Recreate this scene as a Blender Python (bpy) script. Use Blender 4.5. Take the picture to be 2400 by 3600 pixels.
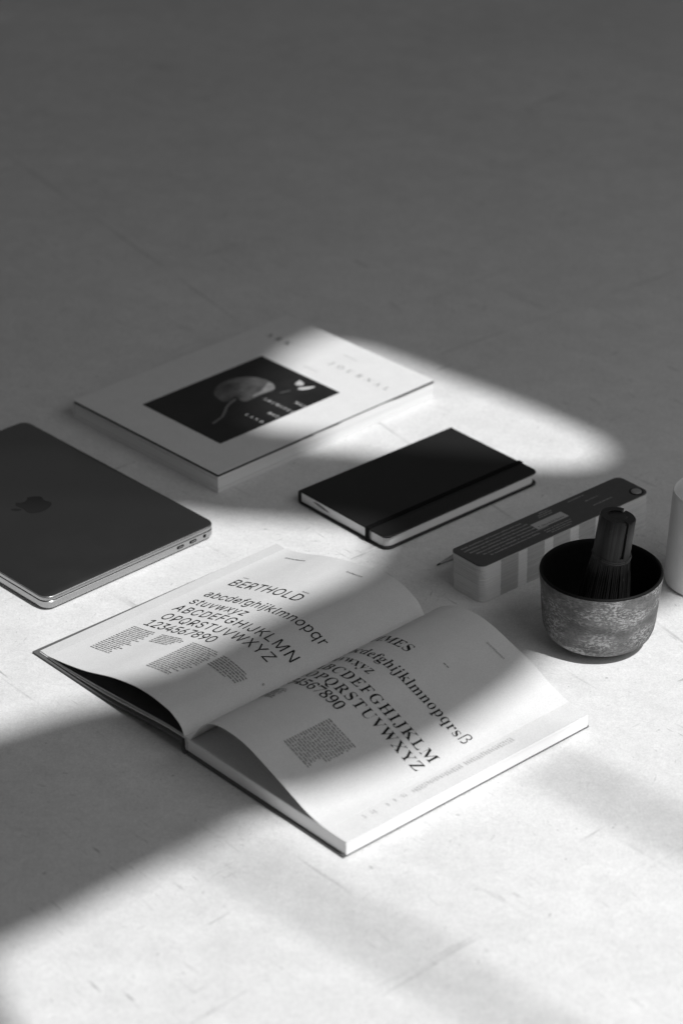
import bpy, bmesh, math, random
from mathutils import Vector, Matrix
from mathutils.geometry import tessellate_polygon
for o in list(bpy.data.objects): bpy.data.objects.remove(o)
sc = bpy.context.scene
COL = sc.collection
MM = 0.001
rnd = random.Random(7)

# ------------------------------------------------------------ camera
PITCH, ROLL, CAMH = 0.50744, 0.00272, 1.32694
cd = bpy.data.cameras.new('camera')
cam = bpy.data.objects.new('camera', cd); COL.objects.link(cam)
cp, sp_, cr, sr = math.cos(PITCH), math.sin(PITCH), math.cos(ROLL), math.sin(ROLL)
fw = Vector((0, cp, -sp_)); rt = Vector((1, 0, 0)); up = rt.cross(fw)
r2 = cr*rt + sr*up; u2 = -sr*rt + cr*up
M = Matrix((r2, u2, -fw)).transposed().to_4x4(); M.translation = (0, 0, CAMH)
cam.matrix_world = M
cd.sensor_fit = 'VERTICAL'; cd.sensor_height = 36; cd.sensor_width = 24
cd.lens = 95.945
cd.clip_start = 0.05; cd.clip_end = 100
cd.dof.use_dof = True; cd.dof.focus_distance = 2.49; cd.dof.aperture_fstop = 4.5; cd.dof.aperture_blades = 9
sc.camera = cam

# ------------------------------------------------------------ light
sc.view_settings.view_transform = 'Standard'; sc.view_settings.look = 'None'
sc.view_settings.exposure = 0; sc.view_settings.gamma = 1
w = bpy.data.worlds.new('World'); sc.world = w; w.use_nodes = True
bg = w.node_tree.nodes['Background']
bg.inputs[0].default_value = (1, 1, 1, 1); bg.inputs[1].default_value = 0.075
AZ, EL = math.radians(-39), math.radians(60)
SUN = Vector((math.cos(AZ)*math.cos(EL), math.sin(AZ)*math.cos(EL), math.sin(EL)))
C0 = Vector((0.05, 2.1, 0))
KEYP = C0 + SUN*16
kd = bpy.data.lights.new('low_sunbeam', 'SPOT'); key = bpy.data.objects.new('low_sunbeam', kd); COL.objects.link(key)
key.location = KEYP; key.rotation_euler = (-SUN).to_track_quat('-Z', 'Y').to_euler()
kd.energy = 11900; kd.shadow_soft_size = 0.088; kd.spot_size = math.radians(11.5); kd.spot_blend = 0.25
fd = bpy.data.lights.new('window_skylight', 'AREA'); fill = bpy.data.objects.new('window_skylight', fd); COL.objects.link(fill)
fd.shape = 'RECTANGLE'; fd.size = 2.2; fd.size_y = 1.3; fd.energy = 11.8
fill.location = C0 + Vector((math.cos(AZ+.3)*1.5, math.sin(AZ+.3)*1.5, 1.35))
fill.rotation_euler = (C0 + Vector((0, .75, 0)) - fill.location).to_track_quat('-Z', 'Y').to_euler()
sc.render.engine = 'CYCLES'
sc.cycles.use_denoising = True; sc.cycles.denoising_prefilter = 'ACCURATE'
sc.cycles.max_bounces = 6

# ------------------------------------------------------------ materials
def mat(name, v, rough=.6, metal=0., spec=.5, build=None):
    m = bpy.data.materials.new(name); m.use_nodes = True
    b = m.node_tree.nodes['Principled BSDF']
    b.inputs['Base Color'].default_value = (v, v, v, 1); b.inputs['Roughness'].default_value = rough
    b.inputs['Metallic'].default_value = metal; b.inputs['Specular IOR Level'].default_value = spec
    if build: build(m.node_tree, b)
    return m
def N(t, kind, **kw):
    n = t.nodes.new(kind)
    for k, v in kw.items():
        if k.startswith('i_'): n.inputs[k[2:].replace('_', ' ')].default_value = v
        else: setattr(n, k, v)
    return n
def coords(t, scale=(1, 1, 1), rot=(0, 0, 0), loc=(0, 0, 0)):
    c = N(t, 'ShaderNodeTexCoord'); mp = N(t, 'ShaderNodeMapping')
    mp.inputs['Scale'].default_value = scale; mp.inputs['Rotation'].default_value = rot; mp.inputs['Location'].default_value = loc
    if any(rot):
        tn = N(t, 'ShaderNodeMapping'); tn.inputs['Rotation'].default_value = rot; mp.inputs['Rotation'].default_value = (0, 0, 0)
        t.links.new(c.outputs['Object'], tn.inputs[0]); t.links.new(tn.outputs[0], mp.inputs[0])
    else: t.links.new(c.outputs['Object'], mp.inputs[0])
    return mp.outputs[0]
def noise(t, vec, scale, detail=3, rough=.55):
    n = N(t, 'ShaderNodeTexNoise'); n.inputs['Scale'].default_value = scale; n.inputs['Detail'].default_value = detail
    n.inputs['Roughness'].default_value = rough
    t.links.new(vec, n.inputs['Vector']); return n.outputs['Fac']
def ramp(t, fac, stops):
    r = N(t, 'ShaderNodeValToRGB'); e = r.color_ramp.elements
    while len(e) < len(stops): e.new(.5)
    for k, (p, v) in enumerate(stops): e[k].position = p; e[k].color = (v, v, v, 1)
    t.links.new(fac, r.inputs[0]); return r.outputs[0]
def mul(t, a, b):
    n = N(t, 'ShaderNodeMix', data_type='RGBA', blend_type='MULTIPLY'); n.inputs[0].default_value = 1
    for s, v in ((6, a), (7, b)):
        if isinstance(v, (int, float)): n.inputs[s].default_value = (v, v, v, 1)
        else: t.links.new(v, n.inputs[s])
    return n.outputs[2]
def mixc(t, f, a, b):
    n = N(t, 'ShaderNodeMix', data_type='RGBA'); t.links.new(f, n.inputs[0])
    for s, v in ((6, a), (7, b)):
        if isinstance(v, (int, float)): n.inputs[s].default_value = (v, v, v, 1)
        else: t.links.new(v, n.inputs[s])
    return n.outputs[2]
def math_(t, op, a, b=None):
    n = N(t, 'ShaderNodeMath', operation=op)
    for k, v in ((0, a), (1, b)):
        if v is None: continue
        if isinstance(v, (int, float)): n.inputs[k].default_value = v
        else: t.links.new(v, n.inputs[k])
    return n.outputs[0]
def bump(t, b, h, strength=.2, dist=.001):
    n = N(t, 'ShaderNodeBump'); n.inputs['Strength'].default_value = strength; n.inputs['Distance'].default_value = dist
    t.links.new(h, n.inputs['Height']); t.links.new(n.outputs[0], b.inputs['Normal'])
def mottled(v, amp, scale, rough=.6, spec=.4, bstr=0., name='m', metal=0., fine=None):
    def bld(t, b):
        c = coords(t); f = noise(t, c, scale, 5, .6)
        col = mul(t, v, ramp(t, f, ((.3, 1-amp), (.7, 1+amp))))
        if fine:
            col = mul(t, col, ramp(t, noise(t, c, fine[0], 2), ((.3, 1-fine[1]), (.7, 1+fine[1]))))
        t.links.new(col, b.inputs['Base Color'])
        if bstr: bump(t, b, noise(t, c, scale*4, 3), bstr, .0004)
    return mat(name, v, rough, metal, spec, bld)

SEAM1 = (38.6, 5.0, 0.417)
SEAM2 = (-58.0, 5.0, 1.0957)
def floor_build(t, b):
    c = coords(t)
    base = mul(t, .745, ramp(t, noise(t, c, 3.2, 5, .65), ((.3, .94), (.7, 1.05))))
    base = mul(t, base, ramp(t, noise(t, c, 520, 4, .8), ((.3, .83), (.7, 1.1))))
    base = mul(t, base, ramp(t, noise(t, c, 190, 3, .7), ((.3, .93), (.7, 1.06))))
    base = mul(t, base, ramp(t, noise(t, c, 30, 5, .75), ((.3, .92), (.7, 1.05))))
    # rubbed scuffs: stretched noise in several directions, kept where a patch mask lets them
    for k, (ang, sx, sy, th, dark) in enumerate(((50, 22, 220, .63, .6), (-40, 17, 200, .635, .62), (-72, 50, 250, .65, .6), (12, 60, 230, .65, .6), (28, 110, 300, .66, .55), (65, 90, 260, .66, .55), (47, 5, 70, .63, .72), (-43, 4, 60, .64, .74))):
        cc = coords(t, (sx, sy, 1), (0, 0, math.radians(ang)), (3.1*k, 1.7*k, 0))
        f = noise(t, cc, 1, 3, .6)
        msk = ramp(t, noise(t, coords(t, loc=(5*k, 2*k, 0)), 7.5, 4, .65), ((.5, 0), (.62, 1)))
        s = math_(t, 'MULTIPLY', ramp(t, f, ((th, 0), (th+.07, 1))), msk)
        base = mul(t, base, mixc(t, s, 1.0, dark))
    sp = ramp(t, noise(t, c, 95, 2, .5), ((.72, 0), (.77, 1)))
    base = mul(t, base, mixc(t, sp, 1.0, .66))
    base = mul(t, base, ramp(t, noise(t, coords(t, (1, 2.2, 1), (0, 0, .5)), 11, 5, .75), ((.3, .955), (.7, 1.035))))
    # board joints filled with paint: faint straight lines on a wide grid
    for ang, period, off in ((SEAM1), (SEAM2)):
        cc = coords(t, rot=(0, 0, math.radians(-ang)))
        sx = N(t, 'ShaderNodeSeparateXYZ'); t.links.new(cc, sx.inputs[0])
        wob = math_(t, 'MULTIPLY', noise(t, c, 14, 2), .004)
        y = math_(t, 'ADD', math_(t, 'ADD', sx.outputs[1], off), wob)
        d = math_(t, 'ABSOLUTE', math_(t, 'SUBTRACT', math_(t, 'FRACT', math_(t, 'DIVIDE', y, period)), .5))
        ln = ramp(t, math_(t, 'MULTIPLY', d, period*1000), ((.0, 1), (.0012, 1)))
        lm = N(t, 'ShaderNodeMapRange'); lm.inputs[1].default_value = .6; lm.inputs[2].default_value = 2.4; lm.inputs[3].default_value = 1; lm.inputs[4].default_value = 0
        t.links.new(math_(t, 'MULTIPLY', d, period*1000), lm.inputs[0])
        s = math_(t, 'MULTIPLY', lm.outputs[0], ramp(t, noise(t, c, 7, 3), ((.42, 0), (.58, .9))))
        base = mul(t, base, mixc(t, s, 1.0, .74))
    t.links.new(base, b.inputs['Base Color'])
    bump(t, b, noise(t, c, 60, 5, .65), .06, .002)
MF = mat('painted_floor', .75, .62, 0, .25, floor_build)
def paper(v, name, amp=.025): return mottled(v, amp, 60, .75, .2, 0, name, fine=(900, .07))
MPAGE = paper(.71, 'page_paper'); MCOVERW = paper(.72, 'cover_paper'); MINK = mat('ink', .012, .6, 0, .3)
MGREYINK = mat('grey_ink', .17, .7, 0, .2); MPALEINK = mat('pale_ink', .46, .6, 0, .3)
def edges_build(v, amp, scale, axis='z'):
    def bld(t, b):
        s = (3, 3, scale) if axis == 'z' else (scale, 3, 3)
        c = coords(t, s)
        f = noise(t, c, 1, 3, .7)
        col = mul(t, v, ramp(t, f, ((.3, 1-amp), (.7, 1+amp))))
        t.links.new(col, b.inputs['Base Color']); bump(t, b, f, .15, .0003)
    return bld
MEDGE = mat('page_edges', .8, .8, 0, .1, edges_build(.93, .05, 2600))
MEDGE2 = mat('note_edges', .6, .8, 0, .1, edges_build(.86, .1, 2600))
MEDGE3 = mat('magazine_edges', .8, .8, 0, .1, edges_build(.8, .09, 1300))
MCLOTH = mottled(.12, .15, 900, .8, .25, .2, 'book_cloth')
MBLACK = mottled(.0115, .2, 700, .55, .4, .35, 'black_leatherette')
MELAST = mat('elastic', .006, .85, 0, .1)
MDARKGAP = mat('gap_dark', .01, .9, 0, 0)
def alu_build(v, dust):
    def bld(t, b):
        c = coords(t)
        col = mul(t, v, ramp(t, noise(t, c, 1800, 2), ((.3, .9), (.7, 1.1))))
        if dust:
            d = math_(t, 'MULTIPLY', ramp(t, noise(t, c, 330, 2, .4), ((.79, 0), (.82, 1))), ramp(t, noise(t, c, 26, 2), ((.5, 0), (.62, 1))))
            col = mixc(t, d, col, .6)
            inv = math_(t, 'SUBTRACT', 1.0, d)
            t.links.new(math_(t, 'MULTIPLY', inv, 1.0 if False else b.inputs['Metallic'].default_value), b.inputs['Metallic'])
        t.links.new(ramp(t, noise(t, c, 11, 4, .7), ((.3, .28), (.7, .34))), b.inputs['Roughness'])
        t.links.new(col, b.inputs['Base Color'])
    return bld
MLID = mat('lid_aluminium', .3, .3, 1, .5, alu_build(.27, True))
MALU = mat('side_aluminium', .6, .45, 1, .5, alu_build(.43, False))
MLOGO = mat('logo_gloss', .012, .35, 0, .3)

# ------------------------------------------------------------ helpers
def link(o, parent=None):
    COL.objects.link(o)
    if parent: o.parent = parent
    return o
def thing(name, label, cat, loc, rz=0., group=None):
    o = bpy.data.objects.new(name, None); o.empty_display_size = .02
    o.location = loc; o.rotation_euler = (0, 0, rz); o['label'] = label; o['category'] = cat
    if group: o['group'] = group
    return link(o)
def obj(name, bm, m, parent=None, smooth=False, kind=None, label=None):
    me = bpy.data.meshes.new(name)
    bmesh.ops.recalc_face_normals(bm, faces=bm.faces)
    bm.to_mesh(me); bm.free()
    if smooth:
        me.polygons.foreach_set('use_smooth', [True]*len(me.polygons)); me.set_sharp_from_angle(angle=math.radians(40))
    for mm in (m if isinstance(m, (list, tuple)) else [m]): me.materials.append(mm)
    o = link(bpy.data.objects.new(name, me), parent)
    if kind: o['kind'] = kind
    if label: o['label'] = label
    return o
def V(bm, x, y, z): return bm.verts.new((x*MM, y*MM, z*MM))
def rrect(x0, x1, y0, y1, r, seg=6, rs=None):
    """outline of a rectangle with rounded corners (mm), anticlockwise; rs = radii for (x1y0, x1y1, x0y1, x0y0)"""
    rs = rs or (r, r, r, r); out = []
    for (cx, cy, sx, sy, a0, rr) in ((x1, y0, -1, 1, -90, rs[0]), (x1, y1, -1, -1, 0, rs[1]), (x0, y1, 1, -1, 90, rs[2]), (x0, y0, 1, 1, 180, rs[3])):
        if rr <= 0: out.append((cx, cy)); continue
        for k in range(seg+1):
            a = math.radians(a0+90*k/seg); out.append((cx+sx*rr+rr*math.cos(a), cy+sy*rr+rr*math.sin(a)))
    return out
def inset(poly, d):
    n = len(poly); out = []
    for i in range(n):
        p0, p1, p2 = (Vector(poly[(i+k) % n]) for k in (-1, 0, 1))
        e1 = (p1-p0).normalized(); e2 = (p2-p1).normalized()
        m = Vector((-e1.y, e1.x)) + Vector((-e2.y, e2.x)); m = m/max(m.length_squared, .5)*2
        q = p1+m*d; out.append((q.x, q.y))
    return out
def stack(bm, levels):
    """closed solid from stacked outlines [(poly, z), ...]"""
    rings = [[V(bm, x, y, z) for x, y in P] for P, z in levels]
    n = len(rings[0])
    for a, b in zip(rings, rings[1:]):
        for i in range(n): bm.faces.new((a[i], a[(i+1) % n], b[(i+1) % n], b[i]))
    bm.faces.new(rings[0][::-1]); bm.faces.new(rings[-1])
    return rings
def slab(P, z0, z1, bev=0.):
    bm = bmesh.new()
    if bev: stack(bm, [(inset(P, bev), z0), (P, z0+bev), (P, z1-bev), (inset(P, bev), z1)])
    else: stack(bm, [(P, z0), (P, z1)])
    return bm
def box(bm, x0, x1, y0, y1, z0, z1): stack(bm, [([(x0, y0), (x1, y0), (x1, y1), (x0, y1)], z0), ([(x0, y0), (x1, y0), (x1, y1), (x0, y1)], z1)])
def lathe(prof, seg=96, closed=True):
    bm = bmesh.new(); rings = []
    for r, z in prof:
        if r < 1e-4: rings.append([V(bm, 0, 0, z)])
        else: rings.append([V(bm, r*math.cos(2*math.pi*k/seg), r*math.sin(2*math.pi*k/seg), z) for k in range(seg)])
    for a, b in zip(rings, rings[1:]):
        for i in range(seg):
            j = (i+1) % seg
            if len(a) == 1: bm.faces.new((a[0], b[j], b[i]))
            elif len(b) == 1: bm.faces.new((a[i], a[j], b[0]))
            else: bm.faces.new((a[i], a[j], b[j], b[i]))
    return bm
def tube(bm, pts, rad, seg=8):
    pts = [Vector(p) for p in pts]; rings = []
    for i, p in enumerate(pts):
        d = (pts[min(i+1, len(pts)-1)]-pts[max(i-1, 0)]).normalized()
        a = d.orthogonal().normalized(); b = d.cross(a)
        r = rad[i] if isinstance(rad, (list, tuple)) else rad
        rings.append([V(bm, *(p+a*r*math.cos(2*math.pi*k/seg)+b*r*math.sin(2*math.pi*k/seg))) for k in range(seg)])
    for a, b in zip(rings, rings[1:]):
        for i in range(seg): bm.faces.new((a[i], a[(i+1) % seg], b[(i+1) % seg], b[i]))
    bm.faces.new(rings[0][::-1]); bm.faces.new(rings[-1])
def flat(poly_list, place):
    """flat print: outlines -> faces, each vertex sent through place(x, y) -> (x, y, z) mm"""
    bm = bmesh.new()
    for P in poly_list:
        vs = [V(bm, *place(x, y)) for x, y in P]
        if len(vs) <= 4: bm.faces.new(vs)
        else:
            for t in tessellate_polygon([[Vector((x, y, 0)) for x, y in P]]):
                if len(set(t)) == 3: bm.faces.new([vs[k] for k in t])
    return bm

# ------------------------------------------------------------ lettering (outlines drawn by hand-thinned glyph data)
SANS_DATA = [
[480,[18,1,202,508,275,508,461,1,396,1,288,303,265,373,234,477,244,477,212,371,189,303,84,1],[111,143,111,198,369,198,369,143]],
[456,[61,1,61,508,241,508,289,503,328,490,358,469,380,441,393,409,397,374,394,344,386,321,356,287,314,267,314,261,339,256,362,244,384,227,401,203,413,172,417,136,412,100,399,67,377,40,344,19,301,6,246,1],[123,56,245,56,296,62,331,79,350,105,357,137,353,162,343,184,328,204,306,219,280,229,248,232,123,232],[123,284,238,284,289,295,309,308,324,326,334,347,337,372,331,404,313,430,283,447,240,453,123,453]],
[510,[267,-6,205,2,151,26,105,64,71,116,49,179,41,254,49,329,71,393,105,444,151,483,205,506,267,514,340,503,372,489,401,470,426,446,447,418,462,385,471,349,409,349,390,395,358,429,316,450,267,457,223,451,183,433,149,404,124,364,108,314,102,254,108,194,124,144,150,104,183,75,223,58,267,52,316,59,358,80,390,114,409,159,471,159,462,124,447,91,427,63,402,39,373,20,340,6,305,-3]],
[502,[219,1,97,1,97,56,215,56,272,62,318,80,355,109,380,149,395,198,400,255,395,312,380,361,355,400,320,429,275,447,221,453,94,453,94,508,225,508,294,500,352,477,398,440,432,391,453,328,460,255,453,182,432,119,398,69,350,32,290,9],[123,508,123,1,61,1,61,508]],
[419,[61,1,61,508,371,508,371,453,123,453,123,285,354,285,354,230,123,230,123,56,374,56,374,1]],
[410,[61,1,61,508,368,508,368,453,123,453,123,277,345,277,345,222,123,222,123,1]],
[520,[269,-6,205,2,150,26,105,64,70,116,49,180,41,254,49,329,70,393,104,444,149,483,204,506,265,514,304,511,340,502,373,488,402,468,428,444,448,416,463,384,473,350,409,350,388,394,357,428,316,450,265,457,222,451,183,433,149,404,124,364,108,314,102,254,108,194,124,144,150,105,184,75,224,58,269,52,309,56,345,70,375,92,397,123,411,160,416,201,434,199,284,200,284,255,477,255,477,200,470,142,450,91,418,50,376,20,326,1]],
[517,[61,1,61,508,123,508,123,288,393,288,393,508,456,508,456,1,393,1,393,233,123,233,123,1]],
[168,[61,1,61,508,114,508,114,1]],
[396,[185,-6,124,4,76,34,45,81,34,146,34,172,96,172,96,145,102,104,121,73,149,55,185,49,221,55,249,73,267,104,273,145,273,508,335,508,335,146,325,81,293,34,245,4]],
[467,[105,148,106,216,140,260,175,303,213,343,364,508,446,508,231,277,227,277],[61,1,61,508,123,508,123,334,123,225,123,193,123,1],[373,1,189,259,228,307,446,1]],
[393,[61,1,61,508,123,508,123,56,360,56,360,1]],
[628,[61,1,61,508,151,508,276,187,286,159,298,122,310,83,320,50,309,50,319,82,331,121,343,158,353,187,477,508,567,508,567,1,505,1,505,291,506,327,506,369,507,413,508,456,511,456,496,410,481,363,466,322,455,291,341,1,287,1,171,291,160,321,146,361,130,408,114,456,118,456,119,416,120,372,120,328,121,291,121,1]],
[523,[61,1,61,508,136,508,342,182,362,150,386,106,412,56,406,55,402,108,400,157,400,195,400,508,462,508,462,1,387,1,203,291,178,331,149,382,109,451,118,452,121,384,123,328,124,291,124,1]],
[533,[267,-6,205,2,151,26,106,64,71,116,49,179,41,254,49,329,71,393,106,444,151,483,205,506,267,514,329,506,383,483,428,444,463,393,485,329,492,254,485,179,463,116,428,64,383,26,329,2],[267,52,311,58,350,75,384,104,409,144,426,194,431,254,426,315,409,365,384,405,350,434,311,451,267,457,223,451,184,434,150,405,124,365,108,314,102,254,108,194,124,144,150,104,184,75,223,58]],
[445,[61,1,61,508,235,508,289,502,332,486,365,461,389,429,403,391,407,348,403,305,389,266,365,233,332,208,289,192,235,187,110,187,110,241,233,241,269,245,298,255,319,271,334,293,343,319,346,348,343,376,334,402,319,423,297,440,269,450,232,453,123,453,123,1]],
[533,[248,158,312,158,368,84,383,64,466,-47,401,-47,346,27,332,46],[267,-6,205,2,151,26,106,64,71,116,49,179,41,254,49,329,71,393,106,444,151,483,205,506,267,514,329,506,383,483,428,444,463,393,485,329,492,254,485,179,463,116,428,64,383,26,329,2],[267,52,311,58,350,75,384,104,409,144,426,194,431,254,426,315,409,365,384,405,350,434,311,451,267,457,223,451,184,434,150,405,124,365,108,314,102,254,108,194,124,144,150,104,184,75,223,58]],
[449,[61,1,61,508,236,508,289,502,332,487,366,464,389,432,403,395,408,352,403,309,389,272,366,241,332,218,289,204,236,199,97,199,97,254,234,254,270,257,298,266,320,280,335,300,343,324,346,352,343,381,335,405,320,426,298,441,269,450,233,453,123,453,123,1],[354,1,232,228,302,228,426,1]],
[447,[224,-8,172,-3,128,10,92,32,65,61,47,96,40,135,104,135,109,109,122,87,142,70,166,58,224,48,257,51,286,59,311,73,330,91,343,114,347,139,343,162,333,180,296,206,245,223,184,240,128,262,87,290,62,327,53,373,59,412,76,447,103,475,138,497,180,510,227,514,274,510,316,497,350,475,376,448,393,415,399,379,338,379,328,413,303,438,268,454,225,460,194,457,167,449,144,436,128,419,117,399,114,376,118,352,130,333,169,307,212,292,264,278,311,262,358,237,393,197,404,170,407,139,402,99,385,64,359,34,323,12,278,-3]],
[449,[33,453,33,508,416,508,416,453,256,453,256,1,194,1,194,453]],
[517,[259,-7,203,-1,155,16,115,44,86,81,67,124,61,173,61,508,123,508,123,178,127,143,140,112,160,87,187,67,220,54,259,50,298,54,331,67,358,87,378,112,390,143,394,178,394,508,456,508,456,173,450,124,432,81,402,44,363,16,315,-1]],
[480,[205,1,18,508,83,508,191,206,214,137,246,32,236,32,268,138,291,206,396,508,461,508,277,1]],
[686,[156,1,18,508,81,508,162,196,174,145,186,93,196,41,191,41,201,93,213,145,225,196,307,508,379,508,460,196,473,145,485,93,496,41,490,41,500,93,512,145,524,196,604,508,668,508,529,1,456,1,369,323,352,392,337,474,348,474,334,395,317,323,230,1]],
[474,[20,1,217,282,217,238,32,508,103,508,177,400,203,361,222,328,241,293,234,293,253,328,273,360,299,400,374,508,444,508,259,241,259,285,454,1,382,1,293,130,269,166,251,196,232,230,242,230,224,197,205,166,181,130,91,1]],
[472,[205,1,205,209,19,508,90,508,191,344,221,292,248,232,225,232,252,292,281,344,382,508,453,508,267,209,267,1]],
[438,[43,1,43,46,274,384,307,430,340,473,346,456,285,453,223,453,41,453,41,508,396,508,396,462,168,129,133,81,98,36,92,53,152,55,214,56,398,56,398,1]],
[389,[160,-7,126,-4,95,6,69,23,49,45,36,74,32,108,35,137,44,160,59,178,78,192,126,209,178,219,234,226,266,234,274,242,277,255,277,257,268,297,240,323,196,332,149,323,117,302,100,275,43,292,58,321,79,345,105,362,133,374,194,383,239,378,285,359,305,343,321,320,332,290,335,251,335,1,278,1,278,53,272,53,251,25,215,2],[170,44,202,48,228,58,249,73,264,93,274,115,277,138,277,192,259,183,231,177,200,172,175,169,134,160,103,140,94,125,91,105,101,71,129,51]],
[424,[229,-7,198,-4,173,5,139,32,119,60,111,60,111,1,54,1,54,508,112,508,112,318,119,318,138,345,172,372,197,380,229,383,273,377,312,360,344,331,369,292,384,244,389,189,384,133,369,85,345,46,313,17,274,-1],[220,46,253,50,280,65,302,87,317,116,326,151,329,189,326,228,317,262,302,290,281,312,253,326,220,331,188,327,160,313,139,292,124,263,115,229,111,189,115,150,124,115,140,86,161,64,188,50]],
[396,[207,-7,159,-1,117,17,83,47,57,86,41,133,35,187,41,243,57,291,83,330,117,359,159,377,207,383,260,376,304,355,339,321,360,278,304,263,291,290,271,312,242,326,207,331,173,326,144,311,123,288,107,259,98,225,95,187,98,151,107,117,123,88,144,65,173,50,207,45,243,50,271,65,293,88,305,116,361,102,340,57,306,22,260,0]],
[424,[195,-7,151,-1,112,17,80,46,56,85,40,133,35,189,40,244,56,292,80,331,112,360,151,377,196,383,227,380,252,372,286,345,306,318,312,318,312,508,371,508,371,1,314,1,314,60,306,60,286,32,252,5,227,-4],[205,46,237,50,264,64,285,86,301,115,310,150,313,189,310,229,301,263,285,292,264,313,237,327,205,331,171,326,144,312,123,290,107,262,98,228,95,189,98,151,107,116,123,87,144,65,172,50]],
[404,[212,-7,161,-1,118,17,83,47,57,85,41,133,35,187,41,241,56,289,82,329,116,358,157,377,205,383,265,373,293,360,318,340,340,314,356,281,366,241,370,194,370,171,76,171,76,220,336,220,311,204,308,238,299,269,284,295,263,315,237,327,205,331,173,327,146,314,124,295,108,270,98,242,95,211,95,177,98,138,109,106,127,79,150,60,179,49,212,45,254,52,286,72,306,104,363,90,352,64,334,40,311,20,282,6,249,-4]],
[254,[227,378,227,328,8,328,8,378],[82,1,82,431,85,461,97,485,114,504,136,518,188,529,222,526,241,520,227,470,215,473,195,475,170,472,153,461,144,443,140,419,140,1]],
[425,[207,-149,168,-147,134,-139,83,-109,52,-70,101,-42,121,-67,154,-89,207,-99,249,-93,283,-76,305,-47,313,-6,313,69,306,69,286,42,252,17,227,9,195,6,152,11,113,28,81,54,56,91,41,136,35,191,41,246,56,293,81,331,113,360,152,377,196,383,228,380,253,372,287,345,307,318,314,318,314,378,371,378,371,-9,366,-54,349,-89,324,-116,290,-135,251,-146],[205,58,237,62,264,74,286,94,301,121,310,154,314,193,311,231,301,264,286,292,265,313,238,327,205,331,172,326,144,313,123,291,107,263,98,230,95,193,98,155,108,122,123,95,145,75,172,62]],
[410,[112,227,112,1,54,1,54,508,112,508,112,289,104,289,125,332,153,361,187,378,227,383,263,379,295,367,320,348,340,320,352,284,356,240,356,1,297,1,297,235,291,275,274,305,246,324,210,330,184,327,160,318,140,304,125,283,116,258]],
[167,[54,1,54,378,112,378,112,1],[84,444,68,447,55,455,46,468,43,483,46,498,55,511,68,520,84,523,100,520,113,511,122,498,125,483,122,468,113,455,100,447]],
[167,[54,378,112,378,112,-30,110,-62,100,-90,85,-112,64,-128,37,-138,4,-142,-9,-142,-9,-88,2,-88,25,-84,41,-73,51,-54,54,-29],[83,444,68,447,54,455,45,468,42,483,45,498,54,511,68,520,83,523,99,520,113,511,122,498,125,483,122,468,113,455,99,447]],
[381,[111,139,111,210,121,210,285,378,358,378,184,201,177,201],[54,1,54,508,112,508,112,1],[295,1,149,186,191,227,370,1]],
[189,[139,-1,101,4,75,21,59,48,54,84,54,508,112,508,112,99,119,62,129,53,146,51,160,51,169,53,179,4,162,0]],
[610,[54,1,54,378,111,378,111,297,109,297,119,323,133,345,173,375,219,385,257,379,286,360,308,331,319,296,314,296,323,320,338,342,381,374,437,385,468,381,497,371,521,353,540,328,552,295,556,255,556,1,497,1,497,254,491,290,473,314,448,327,419,332,394,329,374,321,344,291,334,247,334,1,275,1,275,260,270,289,254,312,229,327,199,332,157,321,139,308,125,290,116,266,112,238,112,1]],
[410,[112,227,112,1,54,1,54,378,110,378,111,289,104,289,125,332,153,361,187,378,227,383,263,379,294,367,320,348,339,320,352,284,356,240,356,1,297,1,297,235,291,275,274,305,246,324,210,330,184,327,160,318,140,304,125,283,116,258]],
[415,[207,-7,159,-1,117,17,83,47,57,86,41,133,35,187,41,243,57,291,83,330,117,359,159,377,207,383,256,377,298,359,332,330,358,291,374,243,380,187,374,133,358,86,332,47,298,17,256,-1],[207,45,242,50,271,65,293,88,308,117,317,151,320,187,317,224,308,259,293,288,271,311,242,326,207,331,173,326,144,311,123,288,107,259,98,225,95,187,98,151,107,117,123,88,144,65,173,50]],
[424,[54,-142,54,378,111,378,111,318,119,318,138,345,172,372,197,380,229,383,273,377,312,360,344,331,369,292,384,244,389,189,384,133,369,85,345,46,313,17,274,-1,229,-7,198,-4,173,5,139,32,119,60,112,60,112,-142],[220,46,253,50,280,65,302,87,317,116,326,151,329,189,326,228,317,262,302,290,281,312,253,326,220,331,188,327,160,313,139,292,124,263,115,229,111,189,115,150,124,115,140,86,161,64,188,50]],
[424,[371,-142,312,-142,312,60,306,60,286,32,252,5,227,-4,195,-7,151,-1,112,17,80,46,56,85,40,133,35,189,40,244,56,292,80,331,112,360,151,377,196,383,227,380,252,372,286,345,306,318,314,318,314,378,371,378],[205,46,237,50,264,64,285,86,301,115,310,150,313,189,310,229,301,263,285,292,264,313,237,327,205,331,171,326,144,312,123,290,107,262,98,228,95,189,98,151,107,116,123,87,144,65,172,50]],
[259,[54,1,54,378,110,378,110,320,116,320,131,346,153,366,181,379,213,384,229,383,242,383,242,324,230,326,207,327,181,324,159,316,139,302,125,284,116,262,112,237,112,1]],
[365,[182,-7,145,-4,113,5,85,19,63,39,46,64,37,93,93,105,104,79,123,59,149,48,181,44,217,48,245,61,263,80,269,103,266,121,255,137,237,148,212,156,150,171,105,187,73,209,54,238,48,274,52,304,66,331,87,353,116,369,149,380,187,383,223,380,253,371,278,357,298,338,322,291,269,279,259,298,243,317,220,329,187,334,156,330,130,318,113,300,107,277,111,258,123,242,171,222,229,208,274,193,305,171,324,142,330,107,325,75,311,48,289,25,259,8,223,-3]],
[227,[203,378,203,328,8,328,8,378],[66,470,125,470,125,98,127,76,135,60,149,52,170,49,185,50,201,52,212,3,192,-2,168,-3,125,3,93,22,73,52,66,93]],
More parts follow.
